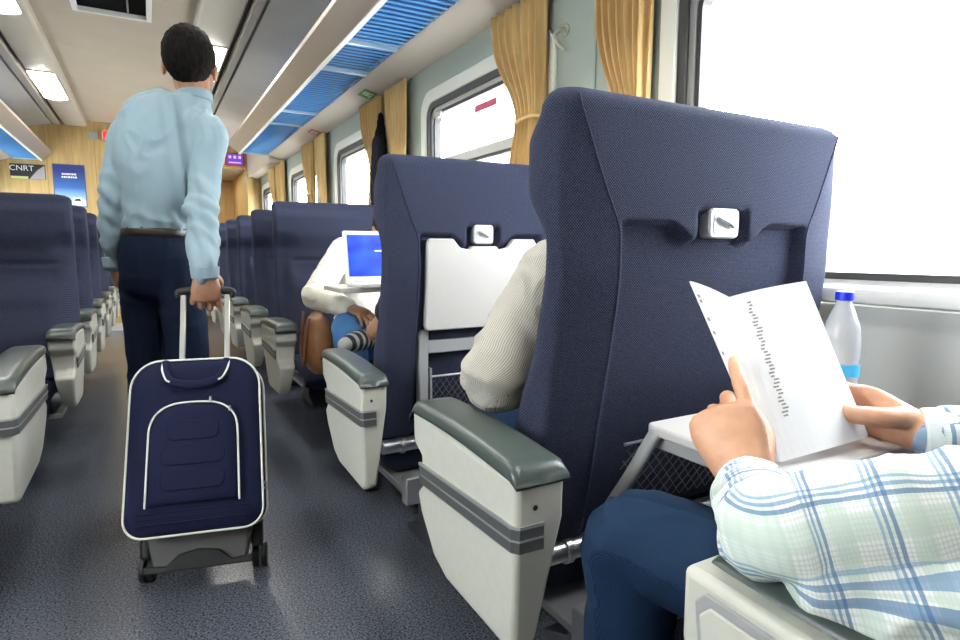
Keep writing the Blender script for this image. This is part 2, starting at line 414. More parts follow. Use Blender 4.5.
# ceiling monitor / hatch
e = empty('ceiling_vent', (-.115, 4.32, 2.52)); tag(e, 'dark rectangular ceiling opening in a white frame above the aisle', 'vent')
bm = bmesh.new()
for a in ((-.215, .215, -.28, -.25), (-.215, .215, .25, .28), (-.215, -.185, -.25, .25), (.185, .215, -.25, .25)): box(bm, *a, -.045, -.001)
obj('frame', bm, mat('frame_white', (.75, .76, .74), .4), e, bevel=.004)
obj('dark_panel', bx(-.185, .185, -.25, .25, -.018, -.002), mat('smoked_panel', (.004, .004, .004), .9, spec=.05), e)
obj('divider', bx(.08, .09, -.25, .25, -.024, -.018), STEEL, e)

# luggage racks
BLUE1 = mat('rack_blue_slat', (.10, .38, .78), .35, coat=.3); BLUE2 = mat('rack_blue_backing', (.02, .12, .36), .5)
def rack(sg, x_in, x_top, x_out, X, label):
    """profile mirrored by sg; x positions positive outward"""
    root = empty('luggage_rack', (0, 0, 0)); tag(root, label, 'luggage rack')
    y0, y1 = YB, (6.95 if sg > 0 else YE-.01)
    bm = bmesh.new(); prism(bm, [(sg*x_in, 2.03), (sg*(x_in-.01), 2.04), (sg*x_top, 2.115), (sg*x_top, 2.14), (sg*(x_top+.03), 2.14), (sg*(x_in+.012), 2.055), (sg*(x_in+.012), 2.03)], 'y', y0, y1)
    obj('front_rail', bm, mat('rack_rail', (.44, .39, .34), .35, metal=.2), root, bevel=.003)
    bm = bmesh.new(); box(bm, *sorted((sg*(x_in-.008), sg*(x_in+.014))), y0, y1, 2.022, 2.031); obj('edge_strip', bm, SILL, root)
    bm = bmesh.new(); prism(bm, [(sg*x_out, 2.045), (sg*(x_out+.015), 2.028), (sg*X, 1.985), (sg*X, 2.09), (sg*x_out, 2.07)], 'y', y0, y1)
    obj('wall_fascia', bm, mat('fascia_beige', (.56, .50, .44), .4), root, bevel=.003)
    cuts = [y0, -1.3, .15, 1.6, 3.05, 3.55, 4.75, 5.25, y1]
    for a, c_ in zip(cuts[:-1], cuts[1:]):
        bm = bmesh.new(); box(bm, *sorted((sg*(x_in+.012), sg*x_out)), a+.008, c_-.008, 2.066, 2.070); p = obj('backing_panel', bm, BLUE2, root)
        bm = bmesh.new(); y = a+.02
        while y < c_-.05:
            M = Matrix.Translation((0, y+.02, 2.044)) @ Matrix.Rotation(R(12), 4, 'X')
            box(bm, *sorted((sg*(x_in+.013), sg*(x_out-.002))), -.0145, .0145, -.003, .003, M=M); y += .050
        obj('louvre_slats', bm, BLUE1, p, bevel=.0015)
        bm = bmesh.new(); box(bm, *sorted((sg*(x_in+.012), sg*x_out)), c_-.009, c_+.009, 2.036, 2.056); obj('cross_bar', bm, mat('rack_bar_pale', (.45, .62, .78), .3), root)
    return root
rack(1, .905, .80, 1.20, 1.379, 'long overhead luggage rack with blue slatted shelf above the right windows')
rack(-1, 1.02, .92, 1.30, 1.499, 'overhead luggage rack with blue shelf above the double seats on the left')
# end housing closing each rack
bm = bmesh.new(); box(bm, 1.21, 1.379, 6.96, YE-.002, 1.96, 2.34)
struct('trim_6', bm, CREAM, bevel=.01)
# lower wall panel + sill on both sides
for i, (X, s) in enumerate(((XR, -1), (XL, 1))):
    bm = bmesh.new(); box(bm, *sorted((X+s*.001, X+s*.022)), YB+.01, YE-.01, 0.0, .878); struct('trim_%d' % (7+i), bm, LOWER)
    bm = bmesh.new(); prism(bm, [(X+s*.0235, .885), (X+s*.05, .885), (X+s*.055, .90), (X+s*.052, .918), (X+s*.0235, .924)], 'y', YB+.01, YE-.01); struct('trim_%d' % (9+i), bm, SILL, bevel=.004)
# pillar joint strips
bm = bmesh.new()
for f in WF:
    box(bm, XR-.004, XR-.0005, f+.33, f+.342, .875, 2.0)
struct('trim_11', bm, mat('joint_strip', (.32, .38, .34), .5))

# end wall with a side passage
WOOD, nt, b = nodes('end_wall_veneer'); L = nt.links.new; N = nt.nodes.new
tc = N('ShaderNodeTexCoord'); mp = N('ShaderNodeMapping'); mp.inputs['Scale'].default_value = (9, 9, .7); L(tc.outputs['Object'], mp.inputs[0])
n1 = N('ShaderNodeTexNoise'); n1.inputs['Scale'].default_value = 3; n1.inputs['Detail'].default_value = 6; n1.inputs['Distortion'].default_value = .6; L(mp.outputs[0], n1.inputs['Vector'])
c1 = N('ShaderNodeValToRGB'); e = c1.color_ramp.elements; e[0].position = .3; e[0].color = (.40, .26, .09, 1); e[1].position = .75; e[1].color = (.56, .39, .16, 1)
L(n1.outputs['Fac'], c1.inputs[0]); L(c1.outputs[0], b.inputs['Base Color']); b.inputs['Roughness'].default_value = .4
bm = bmesh.new(); box(bm, XL, .20, YE, YE+.06, 0, 2.62); box(bm, 1.20, XR, YE, YE+.06, 0, 2.62); box(bm, .20, 1.20, YE, YE+.06, 2.07, 2.62)
struct('wall_front', bm, WOOD)
bm = bmesh.new(); box(bm, .14, .20, YE+.06, YE+1.5, 0, 2.1); box(bm, 1.20, 1.26, YE+.06, YE+1.5, 0, 2.1); box(bm, .14, 1.26, YE+1.5, YE+1.56, 0, 2.1)
struct('wall_passage', bm, WOOD)
struct('trim_12', bx(.14, 1.26, YE+.06, YE+1.56, 2.07, 2.12), CREAM)
bm = bmesh.new()
for x in (-.98, -.50, -.02): box(bm, x-.002, x+.002, YE-.0006, YE-.0005, 0, 2.5)
struct('trim_13', bm, mat('veneer_joint', (.22, .12, .04), .6))
bm = bmesh.new(); box(bm, 1.19, 1.27, YE-.10, YE-.001, 0, 2.0); struct('trim_14', bm, WOOD, bevel=.005)
struct('baseboard_front', bx(XL+.03, .2, YE-.012, YE-.001, 0, .09), mat('skirting', (.5, .5, .47), .4))
struct('wall_back', bx(XL-.09, XR+.09, YB-.06, YB, 0, 2.62), WOOD)
struct('trim_15', bx(XL-.1, XR+.1, YB-.06, YE+1.6, 2.60, 2.66), CREAM)   # roof skin

e = empty('ceiling_lamp', (.72, YE+.75, 2.068)); tag(e, 'added square fill light in the ceiling of the passage beyond the end wall', 'ceiling lamp')  # added light, put in to brighten the dark passage
obj('frame', bx(-.17, .17, -.17, .17, -.012, 0), CREAM, e, bevel=.003); obj('diffuser', bx(-.15, .15, -.15, .15, -.016, -.012), LMAT, e)
# signs on the end wall
def text(s, size, m, parent, loc, rot, name='lettering', ext=.0008, ax='CENTER'):
    cu_ = bpy.data.curves.new(name, 'FONT'); cu_.body = s; cu_.size = size; cu_.extrude = ext; cu_.align_x = ax; cu_.align_y = 'CENTER'
    t = bpy.data.objects.new(name, cu_); C.objects.link(t); dg = bpy.context.evaluated_depsgraph_get()
    me = bpy.data.meshes.new_from_object(t.evaluated_get(dg)); me.name = name; bpy.data.objects.remove(t)
    o = link(name, me, m, parent); o.location = loc; o.rotation_euler = rot; return o
WHT = mat('print_white', (.8, .8, .8), .5)
FR = (R(90), 0, 0)
s = empty('wall_sign', (-1.165, YE-.0006, 1.895)); tag(s, 'black and white notice board with grey emblem high on the end wall at left', 'sign')
obj('board', bx(-.165, .165, -.012, 0, -.085, .085), mat('sign_black', (.02, .02, .022), .4), s, bevel=.002)
text('CNRT', .085, WHT, s, (-.055, -.0135, .035), FR)
obj('lower_band', bx(-.16, -.0, -.0135, -.012, -.083, -.055), mat('lime_band', (.55, .6, .2), .5), s)
bm = bmesh.new(); prism(bm, [(.01, -.083), (.09, .02), (.16, .075), (.16, -.083)], 'y', -.0135, -.012); obj('photo_patch', bm, mat('patch_grey', (.35, .33, .34), .5), s)
s = empty('poster', (-.775, YE-.0006, 1.76)); tag(s, 'blue travel poster with a white train below two lines of text, on end wall', 'poster')
m, nt, b = nodes('poster_print'); L = nt.links.new; N = nt.nodes.new
tc = N('ShaderNodeTexCoord'); sp = N('ShaderNodeSeparateXYZ'); L(tc.outputs['Generated'], sp.inputs[0]); rp = N('ShaderNodeValToRGB')
e = rp.color_ramp.elements; e[0].position = .12; e[0].color = (.35, .60, .80, 1); e[1].position = .85; e[1].color = (.012, .03, .20, 1); e2 = rp.color_ramp.elements.new(.45); e2.color = (.03, .13, .42, 1)
L(sp.outputs['Z'], rp.inputs[0]); L(rp.outputs[0], b.inputs['Base Color'])
obj('sheet', bx(-.15, .15, -.006, 0, -.24, .235), m, s)
obj('border', bx(-.16, .16, -.004, .001, -.25, .245), mat('poster_edge', (.05, .08, .2), .5), s)
for z, w in ((.13, .07), (.095, .075)):
    bm = bmesh.new(); x = -w
    while x < w: l = random.uniform(.012, .03); box(bm, x, min(x+l, w), -.0075, -.006, z-.010, z+.010); x += l+.006
    obj('printed_line', bm, WHT, s)
bm = bmesh.new(); prism(bm, [(-.02, -.20), (.03, -.14), (.10, -.13), (.149, -.17), (.149, -.235), (.02, -.235)], 'y', -.0075, -.006); obj('printed_train', bm, WHT, s)
bm = bmesh.new(); prism(bm, [(.03, -.18), (.05, -.155), (.09, -.15), (.10, -.18)], 'y', -.0085, -.0075); obj('printed_windscreen', bm, DARKP, s)
s = empty('exit_sign', (-.355, YE-.0006, 2.37)); tag(s, 'small lit red sign on the end wall left of the walking man', 'sign')
obj('case', bx(-.062, .062, -.03, 0, -.062, .062), mat('case_pink', (.6, .4, .33), .5), s, bevel=.004)
obj('lit_face', bx(-.05, .05, -.032, -.03, -.048, .048), emit('red_lit', (1, .03, .02), .8), s)
bm = bmesh.new(); box(bm, -.045, .045, -.033, -.032, .002, .010); obj('dark_line', bm, mat('dark_red', (.2, .01, .01), .5), s)
s = obj('grey_box', bx(-.55, -.46, YE-.04, YE-.0006, 2.315, 2.40), mat('grey_case', (.35, .36, .34), .5), bevel=.005); tag(s, 'small grey control box on end wall beside the red sign', 'box')
s = empty('led_display', (1.06, YE-.0006, 2.19)); tag(s, 'purple and red LED display above the passage at the far right end', 'display')
obj('case', bx(-.115, .115, -.04, 0, -.083, .083), mat('led_red', (.45, .02, .05), .4), s, bevel=.004)
obj('screen', bx(-.10, .10, -.042, -.04, -.068, .068), emit('led_purple', (.12, .05, .4), .5), s)
bm = bmesh.new()
for x in (-.06, 0, .06): box(bm, x-.016, x+.016, -.0435, -.042, .01, .045)
box(bm, -.075, .075, -.0435, -.042, -.05, -.035); obj('lit_characters', bm, emit('led_pink', (.8, .45, .9), .5), s)
# stickers on the rack fascia (fascia slopes: normal faces down and inwards)
sl = math.atan2(1.985-2.028, 1.379-1.215)
def sticker(y, u, wy, wx, m, label, extra):
    e = empty('rack_sign', (1.215+u*math.cos(sl), y, 2.028+u*math.sin(sl)-.0015)); e.rotation_euler = (0, -sl, 0); tag(e, label, 'sign')
    obj('plate', bx(-wx/2, wx/2, -wy/2, wy/2, -.003, 0), m, e)
    extra(e)
def ex1(e):
    bm = bmesh.new(); box(bm, -.028, .03, -.045, -.03, -.0045, -.003); box(bm, -.03, -.018, -.03, .02, -.0045, -.003); box(bm, -.012, .012, -.02, .03, -.0045, -.003); box(bm, .018, .03, -.01, .055, -.0045, -.003); obj('pictogram', bm, mat('sign_pale_green', (.6, .8, .6), .5), e)
def ex2(e):
    bm = bmesh.new()
    for k_ in range(3): box(bm, -.03, .03, -.045+.035*k_, -.03+.035*k_, -.0045, -.003)
    obj('printed_lines', bm, WHT, e)
sticker(3.83, .085, .16, .085, mat('sign_green', (.04, .28, .08), .5), 'green emergency exit sticker on the rack fascia above the third window', ex1)
sticker(5.25, .085, .14, .085, mat('sign_red', (.45, .10, .10), .5), 'red and white notice sticker far along the rack fascia', ex2)

# curtains
def curtain(y0, y1, tie, tied_side, label, seed):
    rnd = random.Random(seed); bm = bmesh.new(); rows = []
    NF = 7; n = 90; ph = rnd.random()*6; zt = 1.975; zb = 1.08
    for iz in range(46):
        z = zt-(zt-zb)*iz/45
        # gather towards the tie at z=1.38
        g = math.exp(-((z-tie)/.24)**2) if z > tie else 1-.55*min(1, (tie-z)/.4)
        c0, c1 = (y0, y1)
        w = (y1-y0)*(1-.62*g)
        ya, yb_ = (y0+.0, y0+w) if tied_side < 0 else (y1-w, y1)
        row = []
        for i in range(n+1):
            t = i/n
            fold = math.sin(t*NF*2*PI+ph+.5*math.sin(z*5+ph))
            fold2 = math.sin(t*NF*4.3*PI+ph*2+z*3)*.25
            amp = .020+.010*math.sin(z*3+ph)
            tt = t+.010*math.sin(t*NF*2*PI+1+z*2)
            row.append((XR-.042-.008*g-(amp)*(fold+fold2)*.8, ya+(yb_-ya)*tt, z))
        rows.append(row)
    sheetmesh(bm, rows)
    me = bpy.data.meshes.new('curtain'); bm.to_mesh(me); bm.free(); me.polygons.foreach_set('use_smooth', [True]*len(me.polygons))
    root = empty('curtain', (0, 0, 0)); tag(root, label, 'curtain', 'gold window curtains')
    o = link('drape', me, GOLD, root); sd = o.modifiers.new('solid', 'SOLIDIFY'); sd.thickness = .002
    bm = bmesh.new(); w = (y1-y0)*.40; yc = y0+w/2 if tied_side < 0 else y1-w/2
    tube(bm, [(XR-.062+.034*math.cos(a), yc+(w/2+.008)*math.sin(a), tie+.004*math.sin(a*2), .0025, .008) for a in [2*PI*q/20 for q in range(20)]], seg=6, closed=True, curve=False)
    obj('tie_band', bm, GOLD, root, smooth=True)
    bm = bmesh.new(); rod(bm, (XR-.012, y0-.01, 1.972), (XR-.012, y1+.01, 1.972), .005); obj('curtain_rail', bm, STEEL, root)
names = ['first', 'second', 'third', 'fourth', 'fifth']
for i in range(5):
    f = WF[1]+PITCH*i
    if i < 4: curtain(f+.58, f+.97, 1.50, -1, 'gold curtain tied back at the near edge of the %s window on the right' % names[i+1], 10+i)
    curtain(f+(.04 if i == 0 else .16), f+(.28 if i == 0 else .52), 1.36, -1, 'gold curtain hanging at the far edge of the %s window on the right' % names[i], 30+i)
# hold-back hook
bm = bmesh.new(); tube(bm, [(XR, 1.83, 1.80, .010), (XR-.03, 1.83, 1.795, .009), (XR-.05, 1.83, 1.77, .008), (XR-.045, 1.81, 1.735, .008), (XR-.03, 1.80, 1.72, .007)], seg=8)
tube(bm, [(XR-.004, 1.83, 1.80, .022), (XR-.001, 1.83, 1.80, .022)], seg=14, cap='flat', up=(0, 1, 0))
o = obj('curtain_hook', bm, mat('hook_cream', (.55, .55, .46), .4), smooth=True); tag(o, 'cream plastic coat hook on the pillar beside the nearest gathered curtain', 'hook')
# dark jacket hanging between far curtains
bm = bmesh.new()
tube(bm, [(XR-.07, 3.62, 1.84, .012, .015), (XR-.08, 3.61, 1.72, .04, .03), (XR-.085, 3.61, 1.5, .08, .04), (XR-.085, 3.61, 1.3, .10, .045), (XR-.085, 3.61, 1.12, .10, .04)], seg=20, up=(1, 0, 0))
tube(bm, [(XR-.09, 3.57, 1.68, .03), (XR-.09, 3.54, 1.4, .035), (XR-.09, 3.54, 1.2, .032)], seg=10)
tube(bm, [(XR-.09, 3.65, 1.68, .03), (XR-.09, 3.68, 1.4, .035), (XR-.09, 3.68, 1.2, .032)], seg=10)
o = fuse('hanging_jacket', bm, mat('jacket_black', (.012, .013, .02), .9, spec=.1, ns=30, na=.2), .012, 4, wr=.004); tag(o, 'dark jacket hanging between two gold curtains behind the tray seat', 'jacket')

# ------------------------------------------------------------------ seats
def sstep(a, b, x): t = max(0, min(1, (x-a)/(b-a))); return t*t*(3-2*t)
def lerp_prof(prof, z):
    for (z0, v0), (z1, v1) in zip(prof[:-1], prof[1:]):
        if z0 <= z <= z1:
            t = (z-z0)/(z1-z0); t = t*t*(3-2*t); return v0+(v1-v0)*t
    return prof[0][1] if z < prof[0][0] else prof[-1][1]
ZT = 1.25
HW = [(.46, .352), (.70, .360), (1.00, .356), (1.12, .361), (1.25, .359)]
SIDEF = [(.46, .16), (.70, .10), (.85, .072), (1.02, .062), (1.12, .11), (1.19, .11), (1.25, .075)]
FRONT = [(.46, .23), (.60, .22), (.78, .16), (.92, .095), (1.0, .10), (1.10, .125), (1.19, .12), (1.25, .08)]
def lean(z): return .072*max(0, (.97-z)/.42)**1.25          # bottom sits further forward
def recess_depth(x, z, hwid):
    ax = abs(x); top = 1.060-.030*sstep(.135, .085, ax)+.052*sstep(.070, .060, ax)
    d = min(hwid-ax, top-z)
    return .026*sstep(-.003, .009, d)
def back_mesh(half, double, deep):
    """half: extra half width factor; deep: tray recess in the rear"""
    bm = bmesh.new(); rows = []
    zs = [.46+(ZT-.46)*i/79 for i in range(80)]
    zs = sorted(set([round(z, 4) for z in zs]+[1.052, 1.056, 1.06, 1.064, 1.068]))
    caps = [(ZT+.012, .985, .8), (ZT+.021, .95, .55), (ZT+.025, .90, .2)]
    for z, kx, ky in [(z, 1, 1) for z in zs]+caps:
        zz = min(z, ZT); hw = lerp_prof(HW, zz)+half
        yw = .010+.006*sstep(.5, 1.06, zz)
        # seam x: upper wing narrows to the corner
        xs = hw-.105 if zz < 1.05 else hw-.105+(.088)*(zz-1.05)/(ZT-1.05)
        sf = lerp_prof(SIDEF, zz); ff = lerp_prof(FRONT, zz); ring = []
        nr = 72
        for i in range(nr+1):          # rear, from -hw to hw
            x = -hw+2*hw*i/nr; ax = abs(x)
            if ax > xs: y = yw*((ax-xs)/(hw-xs))**1.3
            else: y = 0
            if deep:
                if double:
                    xl = ax-half*1.0; y += recess_depth(xl, zz, .235) if ax < half*1.0+.26 else 0
                else: y += recess_depth(x, zz, .244)
            ring.append([x, y])
        for i in range(1, 8):          # right side, rounded
            t = i/8; ring.append([hw+.010*math.sin(PI*t), yw+(sf-yw)*t])
        nf = 48
        for i in range(nf+1):          # front
            x = hw-2*hw*i/nf; ax = abs(x)
            if double: ax2 = abs(ax-half); lim = .29
            else: ax2 = ax; lim = .26
            k_ = sstep(lim+.075, lim-.03, ax2)
            y = sf+(ff-sf)*k_+.018*math.exp(-((ax2-(lim+.03))/.028)**2)*sstep(1.05, .9, zz)
            # headrest panel seam
            y -= .010*math.exp(-((zz-.955)/.010)**2)*k_
            ring.append([x, y])
        for i in range(1, 8):
            t = i/8; ring.append([-hw-.010*math.sin(PI*t), sf+(yw-sf)*t])
        mid = (sf+0)/2+.01
        rows.append([(p[0]*kx, mid+(p[1]-mid)*ky+lean(zz), z) for p in ring])
    vs = sheetmesh(bm, rows, closed=True)
    bm.faces.new(vs[0][::-1]); bm.faces.new(vs[-1])
    bmesh.ops.recalc_face_normals(bm, faces=bm.faces)
    me = bpy.data.meshes.new('backrest'); bm.to_mesh(me); bm.free(); me.polygons.foreach_set('use_smooth', [True]*len(me.polygons))
    return me
def seam_bm(half, s):
    bm = bmesh.new()
    if True:
        pts = []
        for i in range(40):
            z = .50+(ZT+.004-.50)*i/39; zz = min(z, ZT); hw = lerp_prof(HW, zz)+half
            xs = hw-.105 if zz < 1.05 else hw-.105+.088*(zz-1.05)/(ZT-1.05)
            pts.append((s*xs, lean(zz)-.0003, z, .0016))
        tube(bm, pts, seg=6, n=1, curve=False)
    return bm
def armrest(root, x0, x1, off, inset=False):
    """x0..x1 across, rear end at y=off-.06, front at off+.32"""
    a = empty('armrest'); a.parent = root
    e = off-.06
    xo = x0 if abs(x0) > abs(x1) else x1; xi = x1 if xo == x0 else x0; sg = 1 if xo > xi else -1
    dz_ = .018 if inset else 0
    prof = [(0, .668+dz_), (.0, .60), (.035, .375), (.06, .362), (.28, .368), (.335, .39), (.385, .47), (.392, .51), (.36, .535), (.352, .60), (.39, .622), (.39, .684+dz_)]
    bm = bmesh.new(); n = len(prof)
    A = []; B = []
    for y, z in prof:
        tp = .018*sstep(.62, .38, z)
        A.append(bm.verts.new((xo-sg*tp, e+y, z))); B.append(bm.verts.new((xi+sg*tp*1.5, e+y, z)))
    bm.faces.new(A); bm.faces.new(B[::-1])
    for i in range(n): bm.faces.new((A[i], B[i], B[(i+1) % n], A[(i+1) % n]))
    o = obj('side_shell', bm, SHELL, a, bevel=.009, segs=3)
    # pad
    bm = bmesh.new(); rows = []
    for i in range(21):
        t = i/20; y = e-.006+.404*t; zt = .674+.016*t+.008*math.sin(PI*t)
        drop = .026*(1-min(1, (1-t)/.06))**2+.012*(1-min(1, t/.05))**2
        row = []
        wi, wo = sorted((xo+sg*(.004 if not inset else -.022), xi-sg*.004)); cx = (wi+wo)/2; hw = (wo-wi)/2
        for k_ in range(17):
            th = PI*k_/16; row.append((cx-hw*math.copysign(abs(math.cos(th))**.45, math.cos(th)), y, zt-drop-.003+.020*math.sin(th)**.7))
        row += [(cx+hw, y, zt-.008-drop*.3), (cx-hw, y, zt-.008-drop*.3)]
        rows.append(row)
    vs = sheetmesh(bm, rows, closed=True); bm.faces.new(vs[0]); bm.faces.new(vs[-1][::-1])
    obj('arm_pad', bm, PADG, a, smooth=True)
    # trim band wraps the side and the rear end
    bm = bmesh.new()
    for z0, z1, d in ((.553, .557, .005), (.512, .516, .005)):
        pass
    def band(z0, z1, dd, m, nm):
        bm = bmesh.new(); outl = []
        for k_, (off_) in enumerate((0.0, dd)):
            outl.append([(xo-sg*.048, e-off_+.002), (xo-sg*.006, e-off_+.004), (xo+sg*(off_-.002), e+.012), (xo+sg*(off_-.002), e+.355)])
        for (zz0, zz1) in ((z0, z1),):
            P0, P1 = outl
            # follow the slope of the pad: rises towards the front
            def zf(y): return -.014*(y-e)/.39
            V0 = [[bm.verts.new((p[0], p[1], z+zf(p[1]))) for p in P] for P, z in ((P0, zz0), (P1, zz0), (P1, zz1), (P0, zz1))]
            for j in range(4):
                Aq, Bq = V0[j], V0[(j+1) % 4]
                for q in range(3): bm.faces.new((Aq[q], Aq[q+1], Bq[q+1], Bq[q]))
            for q in (0, 3): bm.faces.new([V0[j][q] for j in range(4)])
        obj(nm, bm, m, a)
    if not inset: band(.556, .598, .004, TRIMG, 'trim_band')
    if not inset: band(.594, .599, .0055, TRIML, 'trim_edge')
    if not inset: band(.574, .577, .0055, TRIML, 'trim_rib')
    if inset:
        pp_ = [(e+.035, .40), (e+.30, .40), (e+.345, .46), (e+.372, .675), (e+.36, .688), (e+.05, .672), (e+.035, .66)]
        bm = bmesh.new(); prism(bm, pp_, 'x', *sorted((xo-sg*.002, xo+sg*.003))); obj('side_rim', bm, TRAYD, a, bevel=.002)
        cy_ = e+.19; cz_ = .53
        bm = bmesh.new(); prism(bm, [(cy_+(p_[0]-cy_)*.955, cz_+(p_[1]-cz_)*.94) for p_ in pp_], 'x', *sorted((xo+sg*.002, xo+sg*.006))); obj('side_inset', bm, SHELL, a, bevel=.002)
    if not inset:
        bm = bmesh.new(); rod(bm, (xi+sg*.055, e-.001, .624), (xi+sg*.055, e+.004, .624), .0042, 12); obj('screw_hole', bm, BLACK, a)
    return a
def tray_latch(root, x=0, hook_down=True):
    l = lean(1.05)
    p = obj('latch_plate', bm_rr(x-.040, x+.040, 1.032, 1.088, .012, l-.002, l+.024), mat('latch_grey', (.42, .43, .44), .35, metal=.3), root, bevel=.003)
    obj('latch_well', bm_rr(x-.030, x+.030, 1.038, 1.080, .009, l-.0035, l-.0015), mat('latch_pale', (.62, .63, .64), .3), p)
    bm = bmesh.new(); tube(bm, [(x-.020, l-.006, 1.068, .005, .005), (x, l-.010, 1.060, .006, .005), (x+.014, l-.008, 1.055, .006, .005)], seg=8); obj('latch_lever', bm, mat('latch_lever', (.5, .51, .52), .25, metal=.5), p, smooth=True)
def bm_rr(x0, x1, z0, z1, r, y0, y1):
    bm = bmesh.new(); prism(bm, rrect(x0, x1, z0, z1, r), 'y', y0, y1); return bm
def net(root, x0, x1, z0, z1, y):
    bm = bmesh.new(); st = .026
    n = int((x1-x0+(z1-z0))/st)+1
    for k_ in range(-n, n*2):
        # diagonals clipped to the rect
        for sgn in (1, -1):
            pts = []
            for t in np.linspace(0, 1, 9):
                z = z0+(z1-z0)*t; x = x0+k_*st+sgn*(z-z0)*.9
                if x0 <= x <= x1: pts.append((x, y(z)-.004*math.sin(PI*(x-x0)/(x1-x0)), z, .0014))
            if len(pts) > 1: tube(bm, pts, seg=4, n=1, curve=False, cap='flat')
    o = obj('mesh_pocket', bm, NETM, root)
    bm = bmesh.new(); rod(bm, (x0, y(z1)-.004, z1), (x1, y(z1)-.004, z1), .0035, 8); obj('pocket_rail', bm, ALU, o)
def seat(single, tray, aisle, arm_off=0.0, inset=False, armx=.154, cut=0):
    """seat facing +y, origin on the floor below the rear of the backrest"""
    half = 0 if single else .17
    root = empty('train_seat')
    link('backrest', BM1 if single else BM2, None, root)
    for s_ in (-1, 1): obj('seam_piping', seam_bm(half, s_), NAVYP, root, smooth=True)
    hw = .335+half
    # cushion
    bm = bmesh.new(); rows = []
    for i in range(25):
        t = i/24; y = .13+.40*t; row = []
        zc = .455+.015*math.sin(PI*t)-.05*sstep(.86, 1.0, t)**1.0*1.0
        for k_ in range(33):
            th = 2*PI*k_/33; c, s_ = math.cos(th), math.sin(th)
            cx_ = math.copysign(abs(c)**.35, c)*(hw-.006-cut/2)-aisle*cut/2; cz = math.copysign(abs(s_)**.55, s_)*.062*(1-.45*sstep(.9, 1.0, t))
            row.append((cx_, y, zc-.055+cz))
        rows.append(row)
    vs = sheetmesh(bm, rows, closed=True); bm.faces.new(vs[0]); bm.faces.new(vs[-1][::-1])
    obj('seat_cushion', bm, NAVY, root, smooth=True)
    # understructure
    bm = bmesh.new(); box(bm, -hw+.02, hw-.01, .02, .46, .315, .335); box(bm, -hw+.02, hw-.01, -.01, .03, .29, .37); obj('seat_beam', bm, STEEL, root, bevel=.004)
    bm = bmesh.new(); rod(bm, (-hw-.02, .10, .435), (hw+.0, .10, .435), .021, 16)
    for xx in (-hw+.05, hw-.07): rod(bm, (xx, .10, .435), (xx+.015, .10, .435), .026, 16)
    obj('recline_tube', bm, ALU, root, smooth=False, bevel=.002)
    bm = bmesh.new(); prism(bm, [(.10, 0), (.42, 0), (.42, .02), (.32, .06), (.32, .315), (.18, .315), (.18, .06), (.10, .02)], 'x', -.10, .10); obj('pedestal', bm, mat('pedestal_dark', (.03, .032, .036), .5), root, bevel=.004)
    arm = armrest(root, aisle*(hw+armx), aisle*(hw+armx-.088), arm_off, inset)
    if not single: armrest(root, -aisle*(hw+.10), -aisle*(hw+.01), arm_off)
    if tray == 'none': return root
    for xc in ((0,) if single else (-half, half)):
        tray_latch(root, xc)
        l = lambda z: lean(z)
        if tray == 'stowed':
            bm = bmesh.new()
            pr = [(-.212, .785), (.212, .785), (.222, .80), (.222, 1.035), (.212, 1.047), (.125, 1.047), (.098, 1.022), (.060, 1.016), (.050, 1.026), (-.050, 1.026), (-.060, 1.016), (-.098, 1.022), (-.125, 1.047), (-.212, 1.047), (-.222, 1.035), (-.222, .80)]
            prism(bm, pr, 'y', 0, .022)
            for v in bm.verts: v.co.x += xc; v.co.y += l(v.co.z)-.008
            obj('tray_panel', bm, TRAYM, root, bevel=.004)
        yb = l(.6)-.012
        if tray == 'stowed':
            tf = empty('tray_frame'); tf.parent = root
            for s_ in (-1, 1):
                bm = bmesh.new(); prism(bm, [(xc+s_*.205, .50), (xc+s_*.235, .50), (xc+s_*.235, .77), (xc+s_*.222, .785), (xc+s_*.198, .785), (xc+s_*.198, .765)], 'y', yb-.012, yb+.018)
                obj('support_arm', bm, TRAYD, tf, bevel=.003)
            bm = bmesh.new(); box(bm, xc-.20, xc+.20, yb-.010, yb+.016, .715, .752); obj('cross_bar', bm, TRAYD, tf, bevel=.003)
        net(root, xc-.185, xc+.185, .50, .645, lambda z: l(z)-.002)
        if single and tray == 'stowed':
            for s_ in (-.186, .186): obj('pocket_post', bx(xc+s_-.004, xc+s_+.004, l(.6)-.016, l(.6)+.02, .49, .67), TRAYD, root)
    return root
BM1 = back_mesh(0, False, True); BM1.materials.append(NAVY)
BM2 = back_mesh(.17, True, True); BM2.materials.append(NAVY)

SX = .932
# nearest seat, tray folded down
s1 = seat(True, 'open', -1, .0); s1.location = (SX+.012, .755, 0); s1.scale = (1.014, 1, .99)
tag(s1, 'large navy seat nearest the camera with tray folded down before the reader', 'seat', 'single train seats on the right')
# lowered tray of that seat (local coordinates)
tr_ = empty('tray_table'); tr_.parent = s1
bm = bmesh.new(); prism(bm, rrect(-.205, .235, -.305, -.02, .02), 'z', .690, .708); obj('tray_top', bm, TRAYM, tr_, bevel=.004)
bm = bmesh.new(); prism(bm, [(-.19, .690), (.23, .690), (.215, .664), (-.175, .664)], 'y', -.295, -.27); box(bm, -.19, -.165, -.30, -.03, .664, .690); box(bm, .205, .23, -.30, -.03, .664, .690); obj('tray_rim', bm, TRAYD, tr_, bevel=.003)
for s_ in (-1, 1):
    bm = bmesh.new(); x = .02+s_*.222
    tube(bm, [(x+s_*.045, .045, .50, .007, .013), (x+s_*.022, -.005, .60, .007, .013), (x, -.045, .695, .007, .012)], seg=8, up=(0, 1, 0), sup=4); obj('support_arm', bm, TRAYD, tr_, smooth=True)
